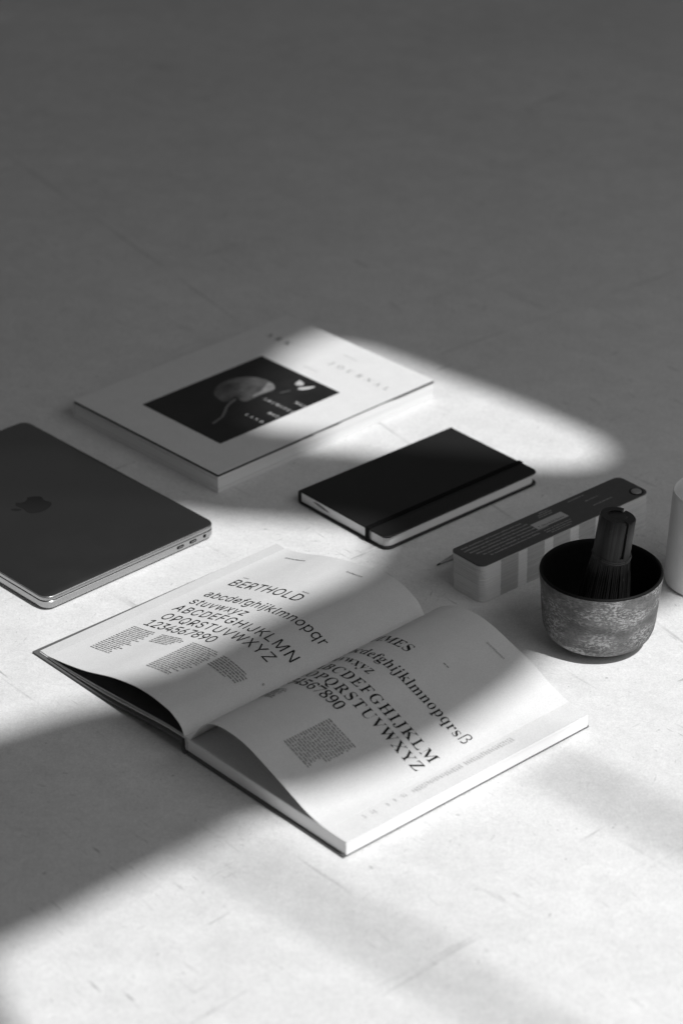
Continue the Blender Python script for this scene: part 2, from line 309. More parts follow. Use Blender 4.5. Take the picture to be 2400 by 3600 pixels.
[410,[182,-4,147,0,115,12,90,32,70,59,58,95,54,139,54,378,112,378,112,144,118,104,136,74,164,55,200,49,226,52,250,61,269,76,284,96,294,122,297,153,297,378,356,378,356,1,299,1,299,91,305,91,285,47,256,18,222,2]],
[389,[163,1,19,378,83,378,164,155,186,87,204,22,186,22,204,87,225,155,306,378,370,378,226,1]],
[567,[138,1,24,378,86,378,132,213,153,136,174,43,166,43,187,134,207,213,253,378,316,378,360,213,380,135,401,43,393,43,414,135,435,213,481,378,543,378,429,1,369,1,320,172,306,225,292,281,278,336,289,336,276,281,261,225,247,172,198,1]],
[379,[23,1,171,216,170,173,31,378,99,378,146,305,178,253,205,207,178,207,203,253,234,305,282,378,349,378,209,171,209,212,356,1,287,1,232,86,201,137,175,180,202,180,177,137,147,86,91,1]],
[389,[49,-138,62,-87,71,-89,104,-90,131,-75,152,-36,164,-1,19,378,83,378,164,155,186,86,204,22,185,22,204,87,225,155,306,378,370,378,203,-58,176,-106,139,-135,91,-144,65,-142]],
[380,[43,1,43,45,255,319,255,324,49,324,49,378,331,378,331,331,125,60,125,55,337,55,337,1]],
[453,[78,1,78,53,390,53,390,1],[275,508,275,1,214,1,214,449,209,449,87,360,87,426,199,508]],
[453,[65,1,65,47,235,228,283,282,312,326,321,371,318,397,309,419,293,437,274,450,224,461,196,458,172,448,152,434,138,414,129,390,126,363,67,363,72,405,87,442,112,472,144,495,182,510,225,514,268,510,305,496,336,473,360,445,375,410,380,373,370,318,335,259,266,180,151,61,151,55,388,55,388,1]],
[453,[218,-6,174,-2,133,11,98,31,71,58,53,92,45,131,108,131,114,107,126,86,143,70,165,58,219,49,275,60,298,73,316,92,327,116,330,145,327,172,317,197,300,218,275,235,242,245,201,249,158,249,158,299,289,448,289,453,71,453,71,508,371,508,371,461,212,281,213,288,264,287,308,275,343,252,370,222,386,185,392,145,386,103,369,67,343,36,308,14,266,-1]],
[453,[41,107,41,158,248,508,309,508,107,166,107,161,412,161,412,107],[283,1,283,121,283,146,283,316,342,316,342,1]],
[453,[221,-6,178,-1,141,12,109,33,84,61,68,94,61,129,121,129,126,108,137,88,173,59,221,49,251,52,277,63,299,81,315,104,326,131,329,162,325,194,315,222,298,245,275,263,248,274,218,278,167,269,128,247,69,254,97,508,365,508,365,453,149,453,132,300,137,300,178,324,229,332,263,329,293,320,321,305,344,284,363,260,378,231,387,198,390,163,384,117,368,76,342,42,308,16,267,0]],
[453,[226,-6,182,0,143,16,110,41,86,75,70,116,65,162,69,199,81,239,138,340,253,508,320,508,150,262,148,262,166,287,196,306,235,313,278,308,315,294,346,270,369,239,383,201,388,157,382,112,367,73,342,40,309,15,271,0],[226,47,255,51,279,62,300,79,315,101,325,127,329,157,325,187,315,214,300,236,279,252,255,263,226,266,198,263,173,253,153,236,137,214,127,188,124,158,127,128,137,101,152,79,173,62,198,51]],
[453,[99,1,325,448,325,453,63,453,63,508,389,508,389,449,164,1]],
[453,[226,-6,178,-1,136,13,101,34,75,62,59,97,53,135,56,166,66,195,82,220,102,240,126,255,154,264,154,268,120,283,94,308,77,342,72,380,77,417,91,449,115,476,146,497,184,510,226,514,268,510,306,497,337,476,360,449,375,417,380,380,375,342,358,309,333,283,299,268,299,264,327,255,350,240,371,220,386,195,396,166,400,135,394,97,377,62,351,34,316,13,274,-1],[226,48,258,51,285,59,307,73,324,91,334,113,338,139,334,166,323,189,306,209,283,224,256,233,226,236,196,233,169,224,146,209,129,189,118,166,114,139,118,113,128,91,144,73,167,59,194,51],[226,288,275,299,294,312,308,330,317,351,320,376,317,400,309,421,294,438,275,451,226,461,177,451,158,438,144,421,135,400,132,376,135,351,144,330,158,312,177,299]],
[453,[226,514,270,509,310,493,342,467,367,434,382,393,388,347,384,310,372,270,314,169,200,1,133,1,302,246,305,246,287,222,256,203,218,196,175,201,138,215,107,238,84,269,70,308,65,352,70,396,86,436,111,468,143,493,182,509],[226,461,198,458,173,447,153,430,137,408,127,381,124,352,127,321,137,295,153,273,173,256,198,246,226,242,254,246,279,256,300,273,316,294,325,321,329,350,325,381,316,408,300,430,279,447,255,458]],
[453,[227,-6,175,2,131,25,96,63,70,114,54,178,49,254,54,330,70,394,96,446,131,483,175,507,227,514,279,507,322,484,357,446,383,394,399,330,404,254,399,178,383,114,358,63,323,25,279,2],[227,48,262,54,291,73,314,103,331,143,342,194,345,254,342,315,331,365,314,406,291,436,262,455,227,461,192,455,162,436,139,406,122,365,112,315,108,254,112,194,122,143,139,103,162,73,192,54]]]
SERIF_DATA = [
[437,[3,0,3,18,13,21,32,30,60,75,214,466,216,465,373,87,401,34,419,22,431,18,431,0,241,0,241,18,277,25,297,46,284,81,261,132,95,132,67,71,64,59,62,48,79,26,122,18,116,18,116,0],[96,161,260,161,176,319]],
[443,[28,0,28,17,49,22,72,32,83,51,87,82,87,369,81,412,57,433,27,439,27,455,220,455,314,444,367,409,384,351,373,302,341,268,265,247,354,223,393,185,406,132,395,76,364,35,311,9,237,0],[170,252,189,252,237,257,272,272,291,301,297,345,293,385,279,412,253,428,217,434,193,432,177,425,170,391],[222,24,264,30,293,49,308,81,313,128,307,176,286,208,249,225,198,231,170,231,170,65,180,33,199,26]],
[468,[256,-11,196,-3,143,20,100,56,66,104,45,162,38,228,45,294,67,351,100,399,145,435,198,458,259,465,306,459,364,440,388,435,416,443,427,465,425,465,425,308,427,308,403,364,364,407,318,434,264,443,189,419,146,347,132,226,147,114,196,46,277,24,321,29,364,45,403,71,429,106,430,89,388,33,328,0]],
[496,[32,0,32,17,50,21,72,30,83,46,86,75,86,374,82,407,70,426,46,435,27,439,27,455,221,455,324,441,397,396,441,325,456,228,442,128,400,57,329,14,228,0],[223,24,285,37,330,75,355,139,363,229,348,342,302,410,224,433,198,431,179,423,170,385,170,72,179,34,198,27]],
[442,[26,0,26,17,48,20,71,30,84,48,87,78,87,369,84,405,71,425,48,435,28,439,28,455,387,455,387,320,393,320,379,373,347,406,298,424,232,430,195,428,175,417,171,388,171,246,194,246,237,252,268,269,288,300,298,345,292,345,292,118,297,118,284,181,268,201,245,213,186,222,171,222,171,67,173,47,185,35,230,28,277,30,317,39,351,53,380,75,403,105,419,143,415,143,392,0]],
[404,[27,0,27,17,49,23,72,34,83,53,87,84,87,375,83,405,70,423,47,433,26,439,26,455,382,455,382,320,387,320,380,357,365,385,344,406,314,420,277,428,230,431,196,429,175,421,170,398,170,247,191,247,233,253,265,270,285,301,294,347,290,347,290,118,295,118,286,168,266,200,233,218,190,224,170,224,170,81,176,43,188,31,206,24,245,17,245,0]],
[508,[268,-10,203,-3,147,19,102,55,68,103,47,161,40,229,47,295,68,352,101,399,145,435,198,458,257,465,309,459,366,441,388,436,414,443,426,465,425,465,425,308,428,308,414,346,392,379,365,406,335,426,302,439,266,443,192,419,148,347,134,228,142,135,170,67,215,26,275,13,311,16,337,27,350,45,355,71,355,128,351,154,337,170,312,179,287,182,287,198,488,198,488,182,469,179,448,171,437,155,434,128,434,29,355,0]],
[523,[27,0,27,17,49,22,72,32,83,50,87,81,87,379,83,406,71,424,48,434,28,439,28,455,230,455,230,439,198,432,175,415,170,379,170,251,354,251,354,379,349,415,326,432,294,439,294,455,495,455,495,439,474,434,452,424,440,407,437,379,437,81,441,52,452,33,474,22,495,17,495,0,294,0,294,17,315,21,338,31,350,49,354,81,354,221,170,221,170,81,173,50,185,32,208,22,230,17,230,0]],
[261,[25,0,25,17,46,23,69,32,83,49,87,75,87,387,84,412,71,427,48,435,25,439,25,455,232,455,232,439,211,435,188,427,174,412,171,387,171,77,176,44,200,26,234,17,234,0]],
[330,[108,-65,81,-62,56,-54,36,-40,21,-22,12,-1,9,23,12,44,19,61,31,71,44,75,60,71,71,62,78,47,80,28,73,-1,63,-19,75,-35,104,-40,131,-36,150,-25,160,21,160,367,154,409,144,422,127,430,91,439,91,455,302,455,302,439,272,431,257,423,248,411,243,367,243,89,228,3,184,-48]],
[510,[28,0,28,17,49,22,72,32,84,50,87,81,87,379,84,406,72,424,49,434,29,439,29,455,230,455,230,439,199,432,176,415,171,379,173,234,330,373,352,398,362,418,340,434,303,439,303,455,474,455,474,439,475,439,409,419,336,361,255,285,455,46,481,25,507,17,507,0,293,0,293,17,307,18,328,21,348,34,326,66,201,214,171,198,171,81,174,50,186,32,209,22,230,17,230,0]],
[426,[27,0,27,17,49,22,72,32,83,50,87,81,87,379,83,407,71,425,48,434,28,439,28,455,238,455,238,439,205,434,188,427,176,416,170,379,170,83,174,47,194,31,233,28,280,31,319,40,352,56,379,80,401,112,417,154,413,154,391,0]],
[634,[26,0,26,17,47,22,70,32,83,50,87,79,87,382,82,416,58,432,27,439,27,455,177,455,317,142,457,455,605,455,605,439,586,433,564,423,552,405,548,378,548,85,553,43,575,23,605,17,605,0,408,0,408,17,439,25,461,44,467,83,457,399,280,0,278,0,103,389,93,80,97,48,111,30,136,20,157,17,157,0]],
[494,[409,-11,99,350,95,79,98,49,109,31,133,21,155,17,155,0,30,0,30,17,60,23,83,41,88,79,88,388,43,433,30,439,30,455,151,455,399,169,403,377,398,414,375,431,343,439,343,455,468,455,468,439,447,434,424,425,413,407,410,377,410,-11]],
[525,[261,-11,215,-6,173,7,136,29,103,58,76,93,56,134,44,179,40,228,44,276,56,321,76,362,103,397,136,426,175,448,218,462,265,466,311,462,353,448,390,427,423,399,449,364,469,323,482,277,486,228,482,179,469,134,449,93,422,58,389,29,350,7,307,-6],[265,12,337,36,378,108,392,228,383,321,358,389,316,430,259,443,188,419,146,347,133,228,141,135,167,67,209,26]],
[418,[27,0,27,17,49,22,72,32,83,50,87,81,87,379,83,406,71,424,48,434,28,439,28,455,213,455,285,452,331,440,359,422,380,398,392,367,397,332,387,280,359,240,311,214,241,206,170,206,170,81,173,50,185,32,208,22,230,17,230,0],[170,230,202,230,248,235,281,253,299,283,304,329,300,375,285,406,257,425,216,431,179,424,170,398]],
[525,[378,-116,300,-103,240,-64,195,-1,147,21,110,50,80,86,58,129,44,176,40,228,44,276,56,321,76,362,103,397,136,426,175,448,218,462,265,466,311,462,353,448,390,427,423,399,449,364,469,323,482,277,486,228,476,152,444,86,394,34,312,0,371,-60,444,-81,482,-73,481,-92,433,-110],[266,12,338,36,379,108,392,228,384,321,358,389,316,430,259,443,188,419,146,347,133,228,141,135,167,67,209,26]],
[473,[27,0,27,17,49,22,72,32,83,50,87,81,87,379,83,406,71,424,48,434,28,439,28,455,216,455,302,448,361,426,394,388,405,334,395,285,365,248,297,224,422,50,445,26,476,17,468,17,468,0,345,0,208,212,170,212,170,81,173,50,185,32,208,22,230,17,230,0],[170,234,204,234,253,240,289,258,309,290,316,336,306,389,275,421,225,431,199,429,179,422,170,385]],
[390,[55,-11,55,158,54,158,72,94,103,50,145,24,197,15,235,20,265,36,285,60,291,89,275,129,231,160,168,191,119,221,86,253,68,289,62,332,66,370,78,403,96,429,121,449,151,462,185,466,227,461,279,448,289,446,301,445,323,450,328,466,327,466,327,319,331,319,321,354,303,385,281,410,254,429,225,441,194,445,159,440,132,426,113,406,107,380,113,356,128,336,183,303,247,273,310,233,327,211,338,188,347,133,342,93,329,58,306,29,276,8,237,-6,192,-10,160,-8,129,1,101,9,84,12,60,7,53,-11]],
[423,[104,0,104,17,126,21,151,31,164,50,168,81,168,433,148,433,97,426,57,403,29,367,19,318,23,318,23,455,398,455,398,317,403,317,385,382,339,420,270,433,251,433,251,81,255,49,268,30,292,21,316,17,316,0]],
[492,[248,-13,172,-2,123,29,95,81,85,155,85,379,82,406,70,424,47,434,27,439,27,455,228,455,228,439,197,432,174,415,169,379,169,140,175,88,194,51,227,29,275,22,347,37,390,83,404,159,404,378,401,406,388,423,364,433,340,439,340,455,462,455,462,439,443,432,423,421,413,404,410,378,410,181,400,92,371,32,321,-2]],
[428,[220,-13,55,381,32,420,14,432,-2,439,-2,455,199,455,199,439,161,432,145,423,140,410,150,378,259,143,359,377,367,409,362,423,347,432,311,439,311,455,430,455,430,439,419,436,400,427,371,383,221,-13]],
[611,[179,-11,43,393,24,427,8,435,-3,439,-3,455,169,455,169,439,143,432,131,423,128,410,136,373,222,153,314,353,297,399,288,418,274,429,241,439,241,455,427,455,427,439,397,432,380,412,387,386,474,166,552,369,561,406,557,421,544,430,515,439,515,455,612,455,612,439,600,433,584,421,564,379,437,-11,436,-11,316,309,182,-11]],
[471,[23,0,23,17,59,30,99,66,208,208,88,386,56,425,37,435,17,439,26,439,26,455,232,455,232,439,228,439,192,433,177,415,191,388,264,289,332,373,353,414,335,432,305,439,305,455,446,455,446,439,454,439,423,435,395,423,347,373,266,265,403,57,429,28,459,17,452,17,452,0,250,0,250,17,244,17,285,23,304,41,285,79,210,183,127,81,111,45,129,24,162,17,162,0]],
[426,[113,0,113,17,135,22,158,32,169,50,173,81,173,179,57,387,39,414,21,429,4,435,-1,438,-1,455,195,455,195,438,194,438,159,432,143,416,153,392,248,226,344,366,362,408,344,430,299,438,307,438,307,455,427,455,427,438,401,424,373,392,256,203,256,81,259,50,271,32,294,22,316,17,316,0]],
[442,[32,0,32,11,297,430,213,430,138,420,108,407,85,386,66,356,53,316,57,316,68,455,394,455,394,443,132,29,240,29,305,37,357,61,394,103,415,164,410,164,396,0]],
[344,[255,-10,224,1,205,35,146,2,95,-9,68,-4,49,11,37,34,32,63,42,104,71,136,124,164,211,190,211,241,207,266,196,282,175,292,148,296,108,290,90,274,103,257,110,231,108,215,102,202,91,194,77,191,63,194,54,203,47,218,45,236,48,259,59,278,76,295,99,308,128,316,162,318,220,312,255,292,274,259,281,210,281,62,283,40,304,34,316,42,313,28,289,-1],[150,34,180,41,211,63,211,169,147,151,116,123,106,84,116,46]],
[361,[55,-11,55,388,47,428,20,439,20,455,126,455,126,279,181,308,221,318,251,313,277,299,299,276,315,245,326,208,330,166,325,118,312,75,291,40,263,13,230,-4,193,-10,153,-1,104,28,49,-11],[182,14,220,23,243,49,254,95,257,160,253,213,242,251,219,273,183,280,148,270,134,257,126,242,126,69,139,28]],
[293,[155,-10,123,-5,93,11,68,35,48,68,36,106,32,150,36,196,51,237,73,271,102,297,136,313,175,319,214,314,243,298,260,275,265,245,263,228,258,215,249,207,238,204,216,216,208,251,209,261,210,271,200,290,169,297,129,285,107,248,100,187,107,123,127,76,160,48,204,38,244,47,271,72,267,60,221,8]],
[370,[139,-10,111,-5,85,10,63,35,46,66,35,104,32,147,35,196,47,237,65,272,88,297,116,313,145,318,183,309,235,280,235,401,232,419,219,430,188,439,188,455,307,455,307,75,314,41,329,32,341,28,341,11,292,6,235,-10,232,39,182,2],[171,28,191,31,210,41,225,56,235,76,235,242,228,257,213,270,174,281,140,273,119,250,109,210,106,153,109,98,118,58,139,36]],
[301,[153,-10,121,-5,91,10,67,35,48,69,36,109,32,157,36,201,48,240,68,273,94,298,124,313,157,318,204,309,240,280,263,234,271,173,271,166,103,166,115,97,147,56,199,42,243,53,270,86,268,73,221,11],[104,192,213,192,213,215,205,277,188,292,159,297,116,274,104,203]],
[214,[27,0,27,16,47,22,61,35,64,73,64,277,28,277,28,310,64,310,64,353,72,400,93,436,127,457,174,465,208,460,232,446,246,425,251,400,249,381,243,367,235,358,225,355,203,365,199,376,197,391,204,420,207,426,210,433,201,441,180,443,157,440,142,430,136,390,136,310,191,310,191,277,136,277,136,65,139,40,149,26,170,18,187,16,187,0]],
[327,[146,-140,91,-136,54,-122,33,-100,27,-75,37,-46,92,-26,45,-1,36,30,39,54,51,74,73,92,126,110,52,150,34,212,38,242,49,268,68,289,93,305,123,315,157,318,194,315,231,304,305,304,305,268,247,268,274,237,279,203,276,176,266,151,250,131,229,116,202,106,172,103,157,103,140,104,105,94,93,84,88,71,103,55,140,49,175,49,256,40,278,29,293,13,301,-9,303,-37,294,-80,266,-113,216,-133],[157,124,184,130,201,146,209,173,211,211,209,249,201,276,184,292,157,297,130,292,113,276,105,249,102,211,105,173,113,146,130,130],[161,-116,221,-111,261,-94,276,-66,271,-51,255,-41,206,-34,92,-34,68,-52,61,-73,68,-89,88,-103,119,-113]],
[381,[30,0,30,16,55,26,64,56,64,399,56,429,41,437,31,440,31,455,136,455,137,267,196,305,243,318,285,306,309,271,318,212,318,56,326,26,342,19,351,16,351,0,214,0,214,16,210,16,238,26,247,56,247,217,240,258,226,268,202,271,167,262,136,235,136,56,143,26,159,19,168,16,168,0]],
[198,[101,362,86,366,73,376,65,393,63,412,65,432,74,449,86,460,101,463,116,460,128,449,136,432,139,412,136,393,128,376,115,366],[30,0,30,16,56,26,64,56,64,252,57,285,33,293,32,310,136,310,136,56,144,26,168,16,168,0]],
[210,[106,363,91,367,79,378,71,394,68,414,71,434,79,450,91,461,106,465,121,461,134,450,142,434,145,414,142,394,134,378,121,367],[36,-140,-6,-131,-34,-105,-41,-88,-44,-70,-42,-53,-36,-40,-27,-32,-16,-29,7,-39,12,-51,14,-66,8,-87,-3,-103,7,-113,31,-117,56,-113,70,-100,76,-54,76,250,66,284,47,291,34,294,34,310,147,310,147,-21,140,-73,118,-110,84,-133]],
[359,[29,0,29,16,56,26,64,56,64,398,58,429,42,436,33,439,32,455,136,455,138,169,236,248,250,264,257,278,242,290,210,293,218,293,218,310,333,310,333,293,303,284,267,260,207,209,337,34,354,21,364,16,364,0,223,0,223,16,218,16,242,20,252,32,242,49,165,147,136,134,136,56,144,26,168,16,168,0]],
[199,[30,0,30,16,56,26,64,56,64,398,58,429,43,436,32,439,32,455,136,455,136,56,144,26,168,16,168,0]],
[554,[30,0,30,16,55,26,64,56,64,253,56,284,40,291,31,294,31,310,134,310,136,265,194,305,237,318,285,304,318,261,370,304,418,318,459,306,483,271,492,212,492,56,499,26,515,19,524,16,524,0,389,0,389,16,398,19,414,26,422,56,422,217,415,258,400,268,377,271,343,263,312,237,312,56,320,26,335,19,344,16,344,0,211,0,211,16,220,19,236,26,244,56,244,217,237,258,222,268,199,271,164,262,134,235,134,56,142,27,157,19,165,16,165,0]],
[381,[30,0,30,16,55,26,64,56,64,253,56,284,40,291,31,294,31,310,136,310,136,267,196,306,243,318,285,306,309,271,318,212,318,56,326,26,342,19,351,16,351,0,214,0,214,16,210,16,238,26,247,56,247,217,240,258,226,268,202,271,167,262,136,235,136,56,143,26,159,19,168,16,168,0]],
[336,[169,-10,130,-5,97,11,69,37,48,70,35,110,31,154,35,199,48,239,69,272,97,297,130,313,168,318,206,313,239,298,266,273,287,240,300,200,305,154,300,108,287,69,266,36,239,11,206,-5],[169,11,200,18,220,39,229,81,232,154,229,227,219,271,199,292,169,299,137,292,117,271,108,227,105,154,108,82,117,39,137,18]],
[371,[29,-139,29,-124,48,-117,62,-101,64,-64,64,243,57,283,31,295,31,310,131,310,135,263,187,305,231,319,260,314,286,298,307,274,324,241,334,203,338,160,334,113,323,72,306,38,284,12,257,-5,227,-10,188,1,137,32,136,-58,140,-99,160,-118,185,-123,185,-139],[195,28,229,36,250,59,261,99,265,154,262,208,252,248,233,270,198,278,163,267,136,235,136,69,160,38]],
[364,[187,-139,187,-123,221,-114,233,-102,236,-83,236,29,182,0,141,-9,112,-5,86,10,64,33,47,64,36,101,32,144,37,192,50,234,72,270,100,297,133,313,169,319,210,310,258,281,313,320,308,320,308,-83,316,-113,332,-120,342,-123,342,-139],[179,30,214,40,229,52,236,67,236,241,223,281,180,295,143,286,120,261,108,218,105,156,108,100,120,60,143,37]],
[287,[30,0,30,16,56,26,64,56,64,252,57,285,33,293,32,310,134,310,140,252,174,280,194,301,215,314,233,318,254,315,267,304,274,287,277,266,275,248,269,234,260,225,249,222,229,231,215,250,190,260,168,255,152,241,141,220,137,192,137,56,140,37,151,25,185,16,185,0]],
[288,[151,-10,124,-6,90,6,73,9,52,4,45,-9,48,-9,48,105,45,105,55,68,78,39,107,21,140,15,166,18,187,27,200,40,204,58,193,84,162,105,113,130,84,148,64,169,53,193,49,220,55,259,73,291,102,312,141,319,164,316,196,308,204,306,214,305,231,308,237,319,232,319,232,222,236,222,225,254,205,277,179,291,149,296,126,294,108,286,96,274,92,259,105,232,140,212,186,189,214,172,232,151,242,127,245,95,239,51,219,18,190,-3]],
[228,[123,-9,93,-4,75,10,64,36,60,71,60,279,32,279,32,300,97,369,135,424,132,424,132,310,196,310,196,279,132,279,132,82,138,51,150,43,169,40,197,49,210,75,205,66,175,9]],
[375,[131,-10,96,-3,75,17,62,51,58,97,58,248,50,282,34,291,23,294,23,310,130,310,130,74,141,46,157,38,177,36,211,43,240,66,240,248,232,283,214,291,201,294,201,310,312,310,312,70,321,39,348,30,348,13,298,7,240,-10,237,40,201,19,180,3,157,-7]],
[306,[150,-10,49,248,32,281,18,290,9,293,9,310,152,310,152,294,154,294,127,290,116,276,119,268,184,122,247,253,254,272,239,289,215,294,215,310,293,310,293,295,282,289,268,279,249,243,152,-10]],
[435,[130,-10,28,265,15,284,1,293,1,310,126,310,126,293,111,289,102,276,104,266,108,253,166,127,224,235,212,266,198,288,180,295,180,310,311,310,311,293,294,288,283,276,284,269,286,262,335,141,394,256,400,275,388,289,368,295,368,310,433,310,433,295,416,284,401,258,296,-10,298,-10,224,197,132,-10]],
[319,[17,0,17,15,41,29,71,56,137,136,53,263,31,285,16,293,16,310,157,310,157,294,140,291,127,280,138,260,182,206,234,257,248,279,234,290,213,294,213,310,299,310,299,296,276,283,245,254,183,184,282,36,295,21,307,15,307,0,167,0,167,16,185,19,199,30,184,59,138,114,87,61,71,34,84,20,113,15,106,15,106,0]],
[300,[52,-140,33,-137,18,-125,9,-107,5,-84,8,-67,14,-53,23,-43,35,-40,56,-49,61,-61,62,-76,62,-81,62,-87,68,-96,87,-99,106,-92,124,-74,141,-44,153,-5,47,251,35,275,23,287,8,293,8,310,150,310,150,293,128,289,116,275,118,267,122,257,185,119,242,241,248,260,250,274,237,289,215,293,215,310,288,310,288,293,281,290,267,281,248,242,151,-24,119,-96,104,-117,90,-131]],
[293,[25,0,25,14,189,287,128,287,92,283,64,272,45,250,35,216,39,216,43,310,263,310,263,291,105,25,153,25,197,30,230,44,254,69,268,107,263,107,257,0]],
[375,[77,0,77,36,121,36,140,38,156,45,166,79,163,416,100,365,82,351,67,346,58,349,49,359,43,375,41,396,79,412,138,447,183,482,242,482,242,79,250,47,266,38,287,36,331,36,331,0]],
[375,[36,0,36,69,132,171,197,245,229,307,238,371,235,405,222,427,201,441,174,445,138,438,115,416,104,380,101,329,80,333,57,344,43,365,38,396,42,419,52,441,70,459,96,474,131,483,174,486,237,479,281,456,307,421,316,375,308,329,282,281,230,220,146,138,64,74,245,74,267,77,287,86,302,101,311,120,314,141,332,141,329,0]],
[375,[163,-7,119,-4,85,5,60,18,43,35,34,54,31,74,34,96,44,113,58,123,66,126,70,89,90,62,121,46,159,40,204,49,225,61,240,79,250,105,253,139,246,174,222,202,185,221,138,227,107,227,107,269,141,269,183,275,214,296,231,327,237,367,233,400,221,424,199,440,169,445,143,441,123,430,104,391,101,341,77,345,54,356,41,374,37,401,44,434,68,461,111,480,173,486,234,479,279,458,306,423,315,377,309,335,289,301,259,275,200,256,274,238,297,222,316,201,328,174,332,138,329,101,319,70,303,44,282,25,227,1]],
[375,[133,0,133,36,141,36,185,44,202,58,207,84,207,125,21,125,21,166,206,480,281,480,281,169,351,169,351,125,281,125,281,84,286,58,302,44,347,36,345,36,345,0],[34,169,207,169,207,287,208,351,203,416,178,394,163,366,147,338,136,319]],
[375,[164,-7,121,-4,88,5,65,18,50,35,42,54,39,75,42,95,49,109,62,118,71,121,76,83,103,52,126,43,155,40,201,50,221,63,237,83,246,111,249,148,243,192,222,223,189,241,146,247,101,243,72,235,53,247,73,480,304,480,307,357,290,357,287,380,275,399,246,406,94,406,81,281,128,288,168,291,235,282,285,256,317,211,328,148,324,108,313,75,297,48,276,27,222,1]],
[375,[197,-7,153,-1,116,18,86,49,62,93,47,151,42,222,45,275,54,325,68,370,87,409,112,441,143,466,179,481,222,486,259,484,287,476,306,464,319,449,326,431,328,412,325,393,315,376,294,364,271,360,268,400,253,434,237,443,215,447,173,435,142,401,122,345,110,269,164,286,217,294,268,285,307,258,331,214,340,155,331,90,304,38,259,5],[198,38,228,44,250,64,263,98,267,148,262,196,248,228,225,247,193,253,149,243,112,221,119,138,136,81,163,48]],
[375,[129,0,308,406,111,406,77,398,62,372,59,338,42,338,45,480,341,480,341,447,160,0]],
[375,[183,-7,135,-2,97,11,68,31,48,57,36,88,32,122,38,162,56,193,86,219,141,242,91,267,67,296,53,327,48,364,51,395,61,423,78,449,105,469,142,482,191,486,250,478,290,453,314,415,322,369,317,333,301,305,221,260,288,230,320,199,337,166,343,127,333,71,302,29,252,2],[203,283,233,298,249,317,259,340,262,370,254,407,230,436,210,444,187,447,157,442,135,426,122,402,118,372,123,341,140,318],[187,32,222,37,251,55,268,82,274,116,267,146,247,170,215,192,162,216,116,178,103,152,99,120,104,84,122,56,151,38]],
[375,[152,-7,118,-4,93,4,75,17,64,33,55,69,60,94,69,107,76,80,95,56,121,41,157,36,214,57,248,122,262,230,206,198,183,188,156,185,107,194,69,220,44,264,36,324,40,369,53,409,73,441,101,466,136,481,177,486,220,480,257,463,288,433,312,390,328,332,333,261,323,157,309,111,290,72,266,39,235,14,198,-2],[183,233,209,236,232,245,263,278,257,352,242,403,217,432,182,441,149,434,126,413,113,377,109,328,116,275,141,244]],
[375,[188,-7,137,1,98,24,70,61,50,111,39,171,35,241,39,311,50,371,70,420,98,456,137,479,189,486,238,479,275,456,304,419,324,370,336,310,341,240,336,171,324,110,304,61,275,24,237,1],[188,37,228,50,249,91,258,155,260,240,258,326,249,390,228,429,189,443,149,429,127,390,118,326,115,240,118,155,127,91,148,50]],
[500,[63,413,73,469,101,509,143,534,199,543,273,528,319,486,335,420,326,374,303,336,241,299,316,264,346,219,357,157,348,93,322,45,282,14,229,3,194,9,194,55,194,53,218,51,270,64,305,103,317,158,311,202,290,240,248,267,201,274,201,321,244,329,282,361,295,413,283,461,249,495,201,508,151,498,115,465,102,406,102,10,63,10]]]
GL = {}
for pre, chars, data in (('l', 'ABCDEFGHIJKLMNOPQRSTUVWXYZabcdefghijklmnopqrstuvwxyz1234567890', SANS_DATA), ('s', 'ABCDEFGHIJKLMNOPQRSTUVWXYZabcdefghijklmnopqrstuvwxyz1234567890ß', SERIF_DATA)):
    for ch, rec in zip(chars, data):
        GL[pre+ch] = (rec[0], [list(zip(r[0::2], r[1::2])) for r in rec[1:]])
def area(P): return .5*sum(P[i-1][0]*P[i][1]-P[i][0]*P[i-1][1] for i in range(len(P)))
def inside(p, P):
    c = False
    for i in range(len(P)):
        (x0, y0), (x1, y1) = P[i-1], P[i]
        if (y0 > p[1]) != (y1 > p[1]) and p[0] < (x1-x0)*(p[1]-y0)/(y1-y0)+x0: c = not c
    return c
_tess = {}
def glyph(key):
    if key not in _tess:
        adv, cs = GL[key]; sol = [c for c in cs if area(c) < 0]; hol = [c for c in cs if area(c) >= 0]
        parts = []
        for s in sol:
            hs = [h for h in hol if inside(h[0], s)]
            rings = [[Vector((x, y, 0)) for x, y in r] for r in [s]+hs]
            flatv = [tuple(v[:2]) for r in rings for v in r]
            parts.append((flatv, [t for t in tessellate_polygon(rings) if len(set(t)) == 3]))
        _tess[key] = (adv, parts)
    return _tess[key]
def letters(bm, text, font, x0, x1, y, cap, place, xs=None):
    """text from x0 to x1 on baseline y (mm in the sheet), capitals cap mm high; tracking fills the width"""
    k = cap/(509. if font == 'l' else 455.)
    adv = [300*k if ch == ' ' else GL[font+ch][0]*k for ch in text]
    tr = 0
    if x1 is not None:
        tr = (abs(x1-x0)-sum(adv))/max(1, len(text)-1)
    x = 0
    for ch, a in zip(text, adv):
        if ch != ' ':
            for vs, ts in glyph(font+ch)[1]:
                bv = [V(bm, *place(x+gx*k, y+gy*k)) for gx, gy in vs]
                for t in ts: bm.faces.new([bv[i] for i in t])
        x += a+tr
def words(bm, x0, x1, y, h, place, ragged=0.):
    """a line of text too small to read: word-long marks"""
    x = x0; end = x1-ragged
    while x < end-.6:
        L = min(rnd.uniform(1.6, 6.5), end-x)
        q = x
        while q < x+L-.2:          # letter-like breaks inside the word
            l2 = min(rnd.uniform(.6, 1.1), x+L-q); hh = h*rnd.choice((1, 1, 1, 1.35))
            vs = [V(bm, *place(a, b)) for a, b in ((q, y), (q+l2, y), (q+l2, y+hh), (q, y+hh))]
            bm.faces.new(vs); q += l2+.16
        x += L+rnd.uniform(.7, 1.1)
